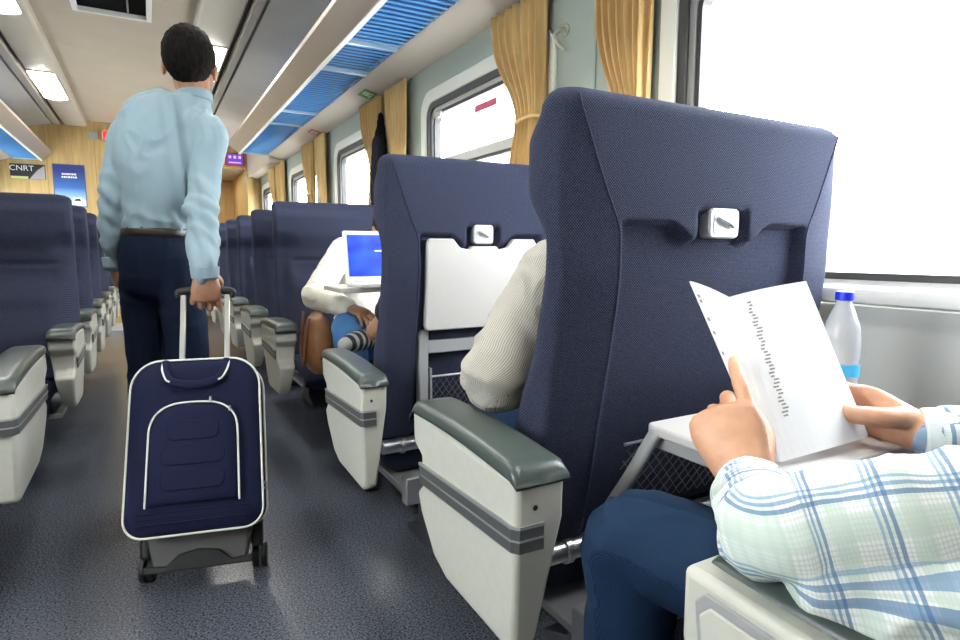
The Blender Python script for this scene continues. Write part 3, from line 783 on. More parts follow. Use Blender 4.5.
# the reader's own seat
s0 = seat(True, 'none', -1, .0, True); s0.location = (SX-.014, .042, 0); tag(s0, 'seat of the reader, its pale inset armrest under the plaid elbow', 'seat', 'single train seats on the right')
# tray seat
s2 = seat(True, 'stowed', -1, .0); s2.location = (.842, 1.49, 0); s2.scale = (.80, 1, .985)
tag(s2, 'navy seat with pale tray folded up against its back, second from camera', 'seat', 'single train seats on the right')
# seats facing the camera on the right
p = seat(True, 'none', 1, .43); p.rotation_euler.z = PI; p.scale = (1, 1, .99); p.location = (.958, 3.42, 0)
ordn = ['third', 'fourth', 'fifth', 'sixth', 'seventh']
[setattr(q, 'location', (.015, .05, -.012)) for q in p.children if q.name.startswith('armrest')]
tag(p, 'navy single seat facing the camera, holding the passenger behind the laptop', 'seat', 'single train seats on the right')
for i in range(1, 6):
    c_ = copy_tree(p); c_.location = (.958, 3.42+.735*i, 0)
    c_['label'] = 'navy seat facing the camera on the right, %s behind the laptop passenger' % ['', 'first', 'second', 'third', 'fourth', 'fifth'][i]
# left double seats
pl = seat(False, 'none', -1, .28, False, .057, .05); pl.rotation_euler.z = PI; pl.scale = (1, 1, .982); pl.location = (-.317-.51-.01, 3.38, 0)
tag(pl, 'navy double seat facing the camera, front one of the left row', 'seat', 'double train seats on the left')
for i in range(1, 6):
    c_ = copy_tree(pl); c_.location = (-.317-.51-.01, 3.38+.745*i, 0)
    c_['label'] = 'navy double seat facing the camera in the left row, %s behind the front one' % ['', 'first', 'second', 'third', 'fourth', 'fifth'][i]
sl_ = seat(False, 'stowed', 1, .0); sl_.scale = (1, 1.35, 1); sl_.location = (-.962, 1.83, 0)
tag(sl_, 'left seat facing away, only its pale grey-capped armrest shows at left edge', 'seat', 'double train seats on the left')

#PEOPLE_START
# ------------------------------------------------------------------ people
def ell(bm, c, r, M=None, seg=20, rings=12):
    ret = bmesh.ops.create_uvsphere(bm, u_segments=seg, v_segments=rings, radius=1)
    T = Matrix.Translation(V(c)) @ (M if M is not None else Matrix.Identity(4)) @ Matrix.Diagonal((*r, 1))
    for v in ret['verts']: v.co = T @ v.co
    return ret['verts']
def basis(face, up=(0, 0, 1)):
    f = V(face).normalized(); u = V(up); u = (u-f*u.dot(f)).normalized(); r = f.cross(u)
    return Matrix(((r.x, f.x, u.x, 0), (r.y, f.y, u.y, 0), (r.z, f.z, u.z, 0), (0, 0, 0, 1)))
def head(bm, c, face, up=(0, 0, 1), k=1.0):
    M = basis(face, up); T = Matrix.Translation(V(c)) @ M
    def e(p, r): ell(bm, T @ (V(p)*k), [q*k for q in r], M)
    e((0, -.015, .025), (.074, .094, .088)); e((0, .022, -.030), (.058, .068, .080)); e((0, .045, -.075), (.038, .036, .030))
    e((0, .090, -.012), (.013, .020, .026)); e((0, .105, -.022), (.013, .012, .011)); e((0, .076, .022), (.052, .014, .012)); e((0, .088, -.053), (.024, .010, .009))
    for s in (-1, 1):
        e((s*.078, -.004, -.008), (.009, .020, .031)); e((s*.047, .058, -.02), (.020, .022, .022))
    return T
def head_extras(T, parent, k=1.0, hair=True, low=-.07, hm=None):
    M3 = T.to_3x3().to_4x4()
    for s in (-1, 1):
        bm = bmesh.new(); ell(bm, T @ (V((s*.031, .078, .004))*k), (.011*k, .008*k, .007*k), M3, 12, 8); obj('eye', bm, mat('eye_white', (.6, .6, .58), .2), parent, smooth=True)
    bm = bmesh.new()
    ret = bmesh.ops.create_icosphere(bm, subdivisions=5, radius=1)
    for v in bm.verts:
        p = v.co.copy(); n_ = noise.noise(p*7)*.03+noise.noise(p*22)*.022
        sx, sy, sz = .081, .100, .097
        # recess the face opening
        q = V((p.x*sx, -.022+p.y*sy, .030+p.z*sz))*(1+n_)
        if q.z < low: q.z = low+(q.z-low)*.2+random.uniform(-.003, .003)
        if q.y > .035 and q.z < .055:
            f = min(1, (q.y-.035)/.02)*min(1, (.055-q.z)/.02); q = q.lerp(V((q.x*.75, .02, q.z*.8)), f)
        if abs(q.x) > .05 and q.z < .0 and q.y > -.03: q.x *= .88
        v.co = T @ (q*k)
    return obj('hair', bm, hm or HAIR, parent, smooth=True)
def limb(bm, pts, seg=18, up=(0, 1, 0)): tube(bm, pts, seg=seg, up=up, n=5)
SHOE = mat('shoe_black', (.015, .013, .012), .35)
def shoe(parent, ankle, d):
    d = V(d).normalized(); a = V(ankle); bm = bmesh.new()
    tube(bm, [(a.x-d.x*.06, a.y-d.y*.06, .045, .032, .036), (a.x, a.y, .052, .036, .048), (a.x+d.x*.09, a.y+d.y*.09, .040, .044, .034), (a.x+d.x*.16, a.y+d.y*.16, .032, .038, .026), (a.x+d.x*.20, a.y+d.y*.20, .028, .026, .02)], seg=16)
    for v in bm.verts: v.co.z = max(v.co.z, .004)
    o = obj('shoe', bm, SHOE, parent, smooth=True)
    bm = bmesh.new(); tube(bm, [(a.x-d.x*.085, a.y-d.y*.085, .008, .034, .007), (a.x+d.x*.10, a.y+d.y*.10, .008, .046, .007), (a.x+d.x*.215, a.y+d.y*.215, .008, .028, .007)], seg=12); obj('sole', bm, BLACK, o)
DENIM_D = woven('denim_dark', (.006, .018, .045), [(0, .0022, 0, .0008, (.02, .045, .09), .5)], bump=.4)
DENIM_L = woven('denim_light', (.06, .17, .38), [(0, .003, 0, .001, (.12, .24, .45), .5)], bump=.4)

# --- the walking man
def walker():
    P = lambda x, y, Y: at(x, y, Y)
    hc = P(190, 67, 2.50); nk = P(194, 92, 2.50)
    bm = bmesh.new(); T = head(bm, hc, (.22, 1, .02), (.06, 0, 1), 1.10)
    chest = P(168, 135, 2.5); waist = P(160, 215, 2.5); pel = P(158, 250, 2.5)
    tube(bm, [(*(hc+V((0, -.01, -.04))), .055), (*nk, .056), (*P(190, 110, 2.5), .045)], seg=16, up=(0, 1, 0))
    tube(bm, [(*P(184, 122, 2.5), .06, .04), (*chest, .11, .07), (*waist, .07, .05), (*pel, .07, .05)], seg=20, up=(0, 1, 0))
    LA = [P(131, 133, 2.56), P(112, 203, 2.54), P(115, 258, 2.60)]; RA = [P(208, 135, 2.44), P(203, 210, 2.32), P(205, 270, 2.19)]
    for A in (LA, RA): limb(bm, [(*A[0], .035), (*A[1], .034), (*A[2], .028)])
    LL = [P(144, 268, 2.52), P(147, 345, 2.56), P(152, 505, 2.62)]; RL = [P(174, 270, 2.48), P(188, 345, 2.44), P(190, 512, 2.40)]
    LL[2].z = .10; RL[2].z = .10
    for A in (LL, RL): limb(bm, [(*A[0], .055), (*A[1], .048), (*A[2], .036)])
    hand(bm, LA[2]+V((0, 0, -.005)), (.05, .12, -1), (-.9, -.35, 0), 1, RELAX, [(.6, .6, -.3), (.9, .3, -.3), (1, .1, -.2)], 1.0)
    gd = P(205, 296, 2.262)
    hand(bm, RA[2]+V((0, -.004, .008)), (.0, -.02, -1), (.1, -1, .0), -1, [(28, 95, 60)]*4, [(.5, .5, -.6), (.8, -.2, -.6), (.7, -.5, -.4)], 1.16, .16)
    body = fuse('person', bm, SKIN, .0036, 1)
    tag(body, 'man in pale blue shirt walking away down the aisle pulling a navy suitcase', 'person')
    head_extras(T, body, 1.10, low=-.068)
    # shirt
    SH = mat('shirt_pale_blue', (.25, .35, .40), .9, spec=.15, ns=600, na=.05, bump=.05, sheen=.2)
    bm = bmesh.new()
    tube(bm, [(*P(194, 99, 2.5), .058, .054), (*P(190, 106, 2.5), .085, .066), (*P(181, 117, 2.5), .135, .080), (*P(172, 134, 2.5), .172, .098), (*P(167, 165, 2.5), .170, .108), (*P(163, 198, 2.5), .130, .100), (*P(159, 218, 2.5), .112, .096), (*P(156, 231, 2.5), .108, .090), (*P(156, 238, 2.5), .100, .084)], seg=30, up=(0, 1, 0))
    limb(bm, [(*P(150, 124, 2.54), .065), (*(LA[0]+V((-.003, 0, -.008))), .064), (*P(121, 165, 2.55), .053), (*LA[1], .046), (*P(112, 235, 2.56), .043), (*P(115, 256, 2.59), .038), (*P(115, 263, 2.60), .037)])
    limb(bm, [(*P(192, 126, 2.47), .068), (*RA[0], .066), (*P(206, 172, 2.40), .056), (*RA[1], .050), (*P(203, 242, 2.26), .047), (*P(205, 262, 2.20), .044), (*P(205, 274, 2.19), .041)])
    def creases(p):
        # long shoulder-to-waist drag folds across the back, bunching at elbows
        d = 0
        a = V((P(172, 95, 2.4).x, 0, P(172, 95, 2.4).z)); b = V((P(187, 215, 2.4).x, 0, P(187, 215, 2.4).z)); q = V((p.x, 0, p.z)); ab = b-a
        t = max(0, min(1, (q-a).dot(ab)/ab.length_squared)); ds = (q-(a+ab*t)).length
        if p.y < 2.48: d += .011*math.exp(-(ds/.009)**2)-.006*math.exp(-((ds-.03)/.014)**2)
        for e_ in (LA[1], RA[1]):
            r_ = (p-e_).length
            if r_ < .16: d += .006*math.sin((p.z-e_.z)*95+p.x*60+noise.noise(p*9)*3)*(1-r_/.16)
        if p.z < 1.16: d += .004*math.sin(p.x*130+p.z*30)*sstep(1.16, 1.06, p.z)
        return d
    sh = fuse('shirt', bm, SH, .006, 3, body, wr=.006, wrs=10, push=creases)
    bm = bmesh.new(); pts = []
    for q in range(24):
        a = 2*PI*q/24; c = P(195, 97, 2.5); pts.append((c.x+.056*math.cos(a), c.y+.054*math.sin(a)-.002, c.z+.010*math.sin(a)*-1-.002, .006, .018))
    tube(bm, pts, seg=8, closed=True, curve=False); obj('collar', bm, SH, sh, smooth=True)
    for w_, nm in ((P(115, 263, 2.60), 0), (P(205, 273, 2.19), 1)):
        bm = bmesh.new(); tube(bm, [(*(w_+V((0, 0, .022))), .046-.004*(1-nm)), (*(w_+V((0, 0, -.018))), .043-.004*(1-nm))], seg=20, n=2, cap='flat', up=(0, 1, 0)); obj('cuff', bm, SH, sh, smooth=False, bevel=.003)
    # trousers
    bm = bmesh.new(); NVT = mat('trousers_navy', (.012, .018, .038), .85, ns=200, na=.2, sheen=.1)
    tube(bm, [(*P(156, 233, 2.5), .106, .090), (*P(157, 252, 2.5), .125, .104), (*P(158, 278, 2.5), .128, .104)], seg=24, up=(0, 1, 0))
    limb(bm, [(*P(145, 262, 2.5), .085, .098), (*P(145, 300, 2.54), .080), (*LL[1], .070), (*P(149, 420, 2.6), .064), (LL[2].x, LL[2].y, .09, .058)])
    limb(bm, [(*P(172, 262, 2.48), .085, .098), (*P(181, 300, 2.46), .080), (*RL[1], .072), (*P(190, 420, 2.43), .064), (RL[2].x, RL[2].y, .09, .058)])
    fuse('trousers', bm, DENIM_W, .007, 3, body, wr=.004, wrs=9)
    bm = bmesh.new(); c = P(156, 233.5, 2.5); pts = [(c.x+.110*math.cos(2*PI*q/32), c.y+.094*math.sin(2*PI*q/32), c.z, .004, .017) for q in range(32)]
    tube(bm, pts, seg=8, closed=True, curve=False, sup=4); obj('belt', bm, mat('belt_leather', (.02, .014, .012), .35), body, smooth=True)
    for A in (LL, RL): shoe(body, A[2], (.05, 1, 0))
    return body
DENIM_W = woven('denim_navy', (.006, .010, .024), [(0, .003, 0, .001, (.012, .022, .05), .5)], bump=.4)
walker()

# --- rolling suitcase
def suitcase():
    root = empty('suitcase', (.088, 1.935, 0)); root.rotation_euler = (R(-21), 0, 0)
    root.rotation_mode = 'XYZ'; root.matrix_world = Matrix.Translation((.098, 1.935, .036)) @ Matrix.Rotation(R(-13), 4, 'Z') @ Matrix.Rotation(R(-21), 4, 'X')
    tag(root, 'navy soft suitcase with white piping rolling on the aisle floor', 'suitcase')
    NV = mat('case_nylon', (.010, .013, .040), .8, ns=700, na=.3, bump=.2, spec=.15)
    PIPE = mat('case_piping_white', (.72, .74, .68), .5)
    W, Z0, Z1 = .186, .100, .605
    def outline(e, r0=.055, r1=.085, bow=.010):
        pts = []
        for cx, cz, a0, r in ((W-e-r1, Z1-e-r1, 0, r1), (-W+e+r1, Z1-e-r1, 90, r1), (-W+e+r0, Z0+e+r0, 180, r0), (W-e-r0, Z0+e+r0, 270, r0)):
            for k_ in range(9): a = R(a0+90*k_/8); pts.append((cx+r*math.cos(a), cz+r*math.sin(a)))
        out = []
        for x, z in pts: out.append((x*(1-.05*(z-Z0)/(Z1-Z0)), z))
        return out
    bm = bmesh.new(); rows = []
    for y, e in ((-.01, .012), (0, .004), (-.02, .0), (-.17, .0), (-.180, .003), (-.190, .014), (-.195, .03), (-.198, .06)):
        pass
    prof = [(.0, .02), (-.004, .008), (-.015, 0), (-.165, -.002), (-.180, .002), (-.190, .014), (-.197, .035), (-.200, .07)]
    for y, e in prof: rows.append([(p[0], y, p[1]) for p in outline(e)])
    vs = sheetmesh(bm, rows, closed=True); bm.faces.new(vs[0]); bm.faces.new(vs[-1][::-1])
    obj('body', bm, NV, root, smooth=True)
    def piping(pts, r=.0032, closed=True, nm='piping', par=None):
        bm = bmesh.new(); tube(bm, [(*p, r) for p in pts], seg=8, closed=closed, curve=not closed, n=4); return obj(nm, bm, PIPE, par or root, smooth=True)
    piping([(p[0], -.180, p[1]) for p in outline(-.001)])
    piping([(p[0]*1.005, -.060, p[1]) for p in outline(-.003)])
    # zip line between
    bm = bmesh.new(); tube(bm, [(p[0], -.12, p[1], .003) for p in outline(-.002)], seg=6, closed=True, curve=False); obj('zip', bm, DARKP, root, smooth=True)
    bm = bmesh.new()
    for z in (.20, .215): box(bm, W-.001, W+.008, -.124, -.114, z, z+.010)
    obj('zip_pull', bm, ALU, root, bevel=.001)
    # arched front pocket
    def arch(e, n=14):
        w_, zb, zt = .118-e, .185+e, .470-e; pts = [(w_*1.03, zb)]
        for k_ in range(n+1):
            a = PI*k_/n; c, s_ = math.cos(a), math.sin(a)
            pts.append((w_*math.copysign(abs(c)**.7, c), zt-.11+.11*abs(s_)**.7))
        pts.append((-w_*1.03, zb)); return pts
    bm = bmesh.new(); rows = [[(p[0], y, p[1]) for p in arch(e)] for y, e in ((-.185, 0), (-.212, .001), (-.219, .008), (-.222, .03))]
    vs = sheetmesh(bm, rows, closed=True); bm.faces.new(vs[-1][::-1]); bm.faces.new(vs[0]); pk = obj('front_pocket', bm, NV, root, smooth=True)
    piping([(p[0], -.214, p[1]) for p in arch(-.002)], .003, False, par=pk)
    for zc in (.250, .320, .390):
        w_ = .085 if zc < .35 else .07
        bm = bmesh.new(); prism(bm, rrect(-w_, w_, zc-.028, zc+.028, .022), 'y', -.2255, -.220); obj('quilted_panel', bm, NV, pk, bevel=.003, segs=3)
    bm = bmesh.new()
    for z in (.135, .150, .165): rod(bm, (-.15, -.1985, z), (.15, -.1985, z), .0025, 6)
    obj('stitch_ridges', bm, NV, root)
    # drooping top grab handle with pale edges
    bm = bmesh.new(); tube(bm, [(-.085, -.185, .603, .010, .004), (-.080, -.203, .565, .011, .004), (-.06, -.215, .535, .012, .005), (0, -.218, .522, .013, .006), (.06, -.215, .535, .012, .005), (.080, -.203, .565, .011, .004), (.085, -.185, .603, .010, .004)], seg=10, up=(0, 1, 0)); gh = obj('grab_handle', bm, NV, root, smooth=True)
    for s_ in (-1, 1): piping([(s_*.092, -.178, .607), (s_*.091, -.200, .575), (s_*.078, -.214, .543), (s_*.068, -.219, .535)], .003, False, par=gh)
    for s_ in (.045, .098):
        bm = bmesh.new(); box(bm, s_-.003, s_+.003, -.222, -.212, .470-(s_-.045)*.6, .485-(s_-.045)*.6); obj('pocket_zip_pull', bm, ALU, pk, bevel=.001)
    # chassis, grey base and skid
    bm = bmesh.new(); prism(bm, [(-.150, .112), (-.125, -.005), (.125, -.005), (.150, .112)], 'y', -.09, -.02); obj('base_panel', bm, mat('case_base_grey', (.10, .10, .10), .5), root, bevel=.006)
    bm = bmesh.new(); prism(bm, [(-.148, .016), (-.09, .010), (-.055, .040), (.0, .050), (.055, .040), (.09, .010), (.148, .016), (.148, -.006), (-.148, -.006)], 'y', -.11, -.09); obj('skid_bar', bm, BLACK, root, bevel=.004)
    bm = bmesh.new(); box(bm, -.165, -.125, -.15, -.0, -.005, .075); box(bm, .125, .165, -.15, -.0, -.005, .075); bm2 = bm
    bm3 = bmesh.new(); box(bm3, -.172, -.138, -.06, 0, .03, .115); bm2.free(); obj('wheel_housing', bm3, BLACK, root, bevel=.012, segs=3)
    bm3 = bmesh.new(); box(bm3, .138, .172, -.06, 0, .03, .115); obj('wheel_housing', bm3, BLACK, root, bevel=.012, segs=3)
    for s_ in (-1, 1):
        for dx in (-.012, .012):
            bm = bmesh.new(); x = s_*.160+dx; tube(bm, [(x-.009, -.0, 0, .036), (x+.009, -.0, 0, .036)], seg=26, n=1, cap='flat'); w_ = obj('wheel', bm, BLACK, root, bevel=.004)
            bm = bmesh.new(); tube(bm, [(x-.0105, 0, 0, .017), (x+.0105, 0, 0, .017)], seg=18, n=1, cap='flat'); obj('wheel_hub', bm, mat('hub_grey', (.14, .14, .14), .3), w_, bevel=.002)
    # telescopic handle
    for s_ in (-1, 1):
        bm = bmesh.new(); box(bm, s_*.068-.0085, s_*.068+.0085, -.045, -.031, .58, .855); obj('handle_rod', bm, mat('rod_champagne', (.60, .60, .55), .3, metal=.6), root, bevel=.003)
    bm = bmesh.new(); tube(bm, [(-.084, -.038, .853, .010, .010), (-.078, -.038, .868, .014, .013), (0, -.038, .873, .014, .0135), (.078, -.038, .868, .014, .013), (.084, -.038, .853, .010, .010)], seg=14, up=(0, 0, 1)); obj('handle_grip', bm, BLACK, root, smooth=True)
    bpy.context.view_layer.update()
    return root
suitcase()

# --- passengers: generic seated figure
def sitter(label, seatc, face, J, skin, shirt, trs, shirt_wr=.004, sleeve_end='wrist', hands=True, vox=.006, shirt_path=None, hair=True, hm=None, kh=1.0, wrs=13, push=None, extra=None, arm_r=(.062, .060, .050, .040)):
    """J: dict of joints"""
    bm = bmesh.new(); T = head(bm, J['head'], face, J.get('up', (0, 0, 1)), kh)
    up = V(face)
    tube(bm, [(*(V(J['head'])+V((0, 0, -.05))), .052), (*J['neck'], .055), (*V(J['neck']).lerp(V(J['chest']), .35), .07)], seg=16, up=up)
    tube(bm, [(*V(J['neck']).lerp(V(J['chest']), .3), .08, .07), (*J['chest'], .12, .08), (*J['pelvis'], .11, .08)], seg=20, up=up)
    for s in 'LR':
        S_, E_, W_ = V(J['sh'+s]), V(J['el'+s]), V(J['wr'+s]); limb(bm, [(*S_, .030), (*S_.lerp(E_, .5), .032), (*S_.lerp(E_, .88), .033), (*E_, .034), (*E_.lerp(W_, .2), .034), (*E_.lerp(W_, .6), .030), (*W_, .027)])
        S_, E_, W_ = V(J['hip'+s]), V(J['kn'+s]), V(J['an'+s]); limb(bm, [(*S_, .060), (*S_.lerp(E_, .6), .055), (*E_, .048), (*E_.lerp(W_, .2), .045), (*E_.lerp(W_, .6), .042), (*W_, .036)])
        h = J.get('hand'+s)
        if h: hand(bm, J['wr'+s], *h)
        else:
            w_ = V(J['wr'+s]); d = (w_-V(J['el'+s])).normalized(); hand(bm, w_, d, (0, -.2, 1) if abs(d.z) < .8 else up, 1 if (s == 'R') == (up.y > 0) else -1, RELAX, [(.7, .6, -.3), (.9, .2, -.3), (1, 0, -.3)])
    body = fuse('person', bm, skin, vox*.75, 2); tag(body, label, 'person')
    head_extras(T, body, kh, low=-.055, hm=hm)
    bm = bmesh.new(); paths = []
    c0 = V(J['neck']).lerp(V(J['chest']), .12)
    tr_p = [(*c0, .085, .065), (*V(J['neck']).lerp(V(J['chest']), .42), .155, .092), (*J['chest'], .165, .112), (*V(J['chest']).lerp(V(J['pelvis']), .55), .150, .115), (*J['pelvis'], .155, .120)]
    tube(bm, tr_p, seg=28, up=up); paths.append(([(*p[:3], .13) for p in tr_p], tuple(up)))
    for s in 'LR':
        S_, E_, W_ = V(J['sh'+s]), V(J['el'+s]), V(J['wr'+s])
        a = arm_r
        if sleeve_end == 'wrist': pts = [(*S_, a[0]), (*S_.lerp(E_, .5), a[1]), (*S_.lerp(E_, .88), a[1]), (*E_, a[1]*.98), (*E_.lerp(W_, .2), a[1]*.95), (*E_.lerp(W_, .6), a[2]), (*E_.lerp(W_, .93), a[3])]
        else: pts = [(*S_, .066), (*S_.lerp(E_, .35), .062), (*S_.lerp(E_, .62), .060)]
        tube(bm, pts, seg=22, up=(0, 0, 1) if abs((E_-S_).normalized().z) < .8 else up, n=5); paths.append(([(*p[:3], p[3]*.8) for p in pts], (0, 0, 1) if abs((E_-S_).normalized().z) < .8 else tuple(up)))
    for q_ in (extra or []): tube(bm, q_, seg=20, up=(0, 0, 1), n=5)
    fuse('shirt', bm, shirt, vox, 3, body, paths=paths, wr=shirt_wr, wrs=wrs, push=push)
    bm = bmesh.new(); paths = []
    tube(bm, [(*(V(J['pelvis'])+V((0, 0, .03))), .150, .115), (*(V(J['pelvis'])+V((0, 0, -.06))), .155, .12)], seg=24, up=up)
    for s in 'LR':
        pts = [(*J['hip'+s], .088), (*V(J['hip'+s]).lerp(V(J['kn'+s]), .6), .080), (*J['kn'+s], .072), (*V(J['kn'+s]).lerp(V(J['an'+s]), .2), .068), (*V(J['kn'+s]).lerp(V(J['an'+s]), .6), .060), (*J['an'+s], .056)]
        tube(bm, pts, seg=22, up=(0, 0, 1) if True else up, n=5); paths.append(([(*p[:3], p[3]*.8) for p in pts], (1, 0, 0)))
    fuse('trousers', bm, trs, vox, 4, body, paths=paths, wr=.0035, wrs=11)
    for s in 'LR':
        a_ = V(J['an'+s]); shoe(body, a_, (up.x, up.y, 0))
    return body
# the reader (mostly outside the picture, bottom right)
PLAID = woven('plaid_shirt', (.76, .79, .76), [
    (0, .0030, 0, .0011, (.46, .54, .50), .4), (1, .0030, .0005, .0011, (.46, .54, .50), .4),
    (0, .050, .000, .014, (.50, .60, .52), .6), (1, .050, .010, .014, (.50, .60, .52), .6),
    (0, .050, .0215, .0030, (.07, .17, .34), .75), (0, .050, .0268, .0024, (.10, .22, .40), .7), (0, .050, .0315, .0022, (.15, .30, .45), .6),
    (1, .050, .030, .0030, (.07, .17, .34), .75), (1, .050, .0353, .0024, (.10, .22, .40), .7), (1, .050, .040, .0022, (.15, .30, .45), .6)], bump=.35)
wl = at(750, 490, .48); wrr = at(928, 436, .42)
Jr = dict(head=(.86, .02, 1.20), neck=(.87, -.01, 1.06), chest=(.88, .05, .84), pelvis=(.90, .14, .57),
    shL=(.66, .02, .885), shR=(1.06, .02, .925), elL=(.460, .306, .755), elR=(1.165, .19, .745), wrL=tuple(wl), wrR=tuple(wrr),
    hipL=(.80, .16, .535), hipR=(1.00, .16, .535), knL=(.618, .625, .565), knR=(1.06, .60, .560), anL=(.62, .66, .10), anR=(1.06, .64, .10))
dl = at(720, 412, .53)-wl
Jr['handL'] = (dl, (-.80, -.55, .15), 1, [(14, 26, 16), (55, 60, 30), (62, 66, 35), (66, 70, 36)], [(.7, .30, -.7), (.95, -.1, -.5), (1, -.2, -.4)], 1.16, .04)
dr = at(872, 412, .50)-wrr
Jr['handR'] = (dr, (.25, .90, .30), -1, [(18, 30, 15), (20, 32, 15), (24, 36, 18), (55, 60, 30)], [(.40, .45, -1.0), (.85, .10, -.62), (1, -.05, -.12)], 1.16, .06)
def crease_r(p):
    d = 0; e_ = V((.447, .302, .757)); r_ = (p-e_).length
    if r_ < .20: d += .005*math.sin((p.x-p.z*.5)*75+p.y*55+noise.noise(p*12)*4)*(1-r_/.20)
    e2 = wl; r2 = (p-e2).length
    if r2 < .13: d += .004*math.sin((p.y+p.z)*120+noise.noise(p*15)*4)*(1-r2/.13)
    return d
reader = sitter('seated reader in pale green and blue plaid shirt, holding an open book', None, (.1, 1, -.25), Jr, SKINL, PLAID, DENIM_D, shirt_wr=.006, vox=.0042, wrs=12, push=crease_r, extra=[[(.485, .262, .735, .042), (.53, .19, .735, .05), (.60, .08, .76, .07), (.70, .02, .78, .09)]], arm_r=(.058, .042, .043, .041))
shirtobj = [c for c in reader.children if c.name.startswith('shirt')][0]
for w_, e_, r_ in ((wl, V(Jr['elL']), .045), (wrr, V(Jr['elR']), .043)):
    d = (w_-e_).normalized(); bm = bmesh.new()
    tube(bm, [(*(w_-d*.045), r_), (*(w_-d*.02), r_), (*(w_+d*.008), r_*.97)], seg=26, n=3, cap='flat', up=(0, 0, 1)); o = obj('cuff', bm, mat('plaid_cuff', (.66, .72, .70), .85, ns=90, na=.08), shirtobj, smooth=False, bevel=.003)
# open book
def page(bm, TL, TR, BR, BL, bulge, th, nrm):
    N1, N2 = 14, 10; top = []; bot = []
    for i in range(N2+1):
        v_ = i/N2; rt = []; rb = []
        for j in range(N1+1):
            u_ = j/N1; p = TL.lerp(TR, u_).lerp(BL.lerp(BR, u_), v_)+nrm*(bulge*math.sin(PI*u_**.8)*(1-.3*v_)); rt.append(p); rb.append(p-nrm*th)
        top.append(rt); bot.append(rb)
    a = sheetmesh(bm, top); b_ = sheetmesh(bm, bot)
    for i in range(N2):
        for j in (0, N1): bm.faces.new((a[i][j], a[i+1][j], b_[i+1][j], b_[i][j]))
    for j in range(N1):
        for i in (0, N2): bm.faces.new((a[i][j], a[i][j+1], b_[i][j+1], b_[i][j]))
    return top
gT, gB = at(729, 297, .60), at(781, 462, .485)
rT, rB = at(806, 281, .57), at(869, 437, .475)
lT, lB = at(690, 281, .635), at(766, 458, .50)
bk = empty('open_book', gB); tag(bk, 'open white book or magazine held in the reader\'s two hands', 'book'); bpy.context.view_layer.update()
def loc_(p): return p-gB
nr = (rT-gT).cross(gB-gT).normalized(); nr = nr if nr.dot(V((0, 0, 1))-gT) > 0 else -nr
nl = (gT-lT).cross(lB-lT).normalized(); nl = nl if nl.dot(V((0, 0, 1))-gT) > 0 else -nl
bm = bmesh.new(); tp = page(bm, loc_(gT), loc_(rT), loc_(rB), loc_(gB), .007, .004, nr); obj('right_pages', bm, PAPER, bk, smooth=False)
bm = bmesh.new(); page(bm, loc_(lT), loc_(gT), loc_(gB), loc_(lB), .004, .003, nl); obj('left_pages', bm, PAPER, bk, smooth=False)
bm = bmesh.new(); PR = mat('print_grey', (.30, .27, .25), .7)
for i in range(34):
    v_ = .06+.72*i/34; u0 = .16+.05*math.sin(i*1.7)*.3
    def pp(u_, dv): return loc_(gT).lerp(loc_(rT), u_).lerp(loc_(gB).lerp(loc_(rB), u_), v_+dv)+nr*(.007*math.sin(PI*u_**.8)*(1-.3*v_)+.0004)
    w_ = .035+.03*random.random(); bm.faces.new([bm.verts.new(pp(u0, 0)), bm.verts.new(pp(u0+w_, 0)), bm.verts.new(pp(u0+w_, .009)), bm.verts.new(pp(u0, .009))])
    
obj('printed_text', bm, PR, bk)
bm = bmesh.new()
for v_ in (.08, .11, .22, .3, .42, .52, .56):
    def pp(u_, dv): return loc_(lT).lerp(loc_(gT), u_).lerp(loc_(lB).lerp(loc_(gB), u_), v_+dv)+nl*(.004*math.sin(PI*u_**.8)*(1-.3*v_)+.0005)
    bm.faces.new([bm.verts.new(pp(.03, 0)), bm.verts.new(pp(.09, 0)), bm.verts.new(pp(.09, .02)), bm.verts.new(pp(.03, .02))])
obj('printed_margin', bm, PR, bk)
# water bottle on the tray
bt = empty('water_bottle', (1.105, .615, .709)); tag(bt, 'clear water bottle with blue cap standing on the lowered tray', 'bottle')
PET = mat('bottle_plastic', (.9, .95, .97), .08, trans=.55, spec=.5); bm = bmesh.new()
prof = [(0, .002), (.026, 0), (.031, .006), (.031, .05), (.0295, .055), (.031, .06), (.031, .085), (.0295, .09), (.031, .095), (.031, .13), (.028, .155), (.018, .183), (.0125, .195), (.0125, .203), (0, .203)]
rows = [[(r_*math.cos(2*PI*k_/24), r_*math.sin(2*PI*k_/24), z) for k_ in range(24)] for r_, z in prof[1:-1]]
vs = sheetmesh(bm, rows, closed=True); bm.faces.new(vs[0][::-1]); bm.faces.new(vs[-1]); obj('bottle_body', bm, PET, bt, smooth=True)
bm = bmesh.new(); tube(bm, [(0, 0, .200, .0155), (0, 0, .2035, .0155), (0, 0, .216, .0150)], seg=24, n=1, cap='flat', up=(0, 1, 0)); obj('bottle_cap', bm, mat('cap_blue', (.01, .03, .75), .35), bt, bevel=.0015)
bm = bmesh.new(); rows = [[(.0317*math.cos(2*PI*k_/24), .0317*math.sin(2*PI*k_/24), z) for k_ in range(24)] for z in (.062, .085)]; sheetmesh(bm, rows, closed=True)
o = obj('bottle_label', bm, mat('label_cyan', (.05, .45, .75), .4), bt, smooth=True)

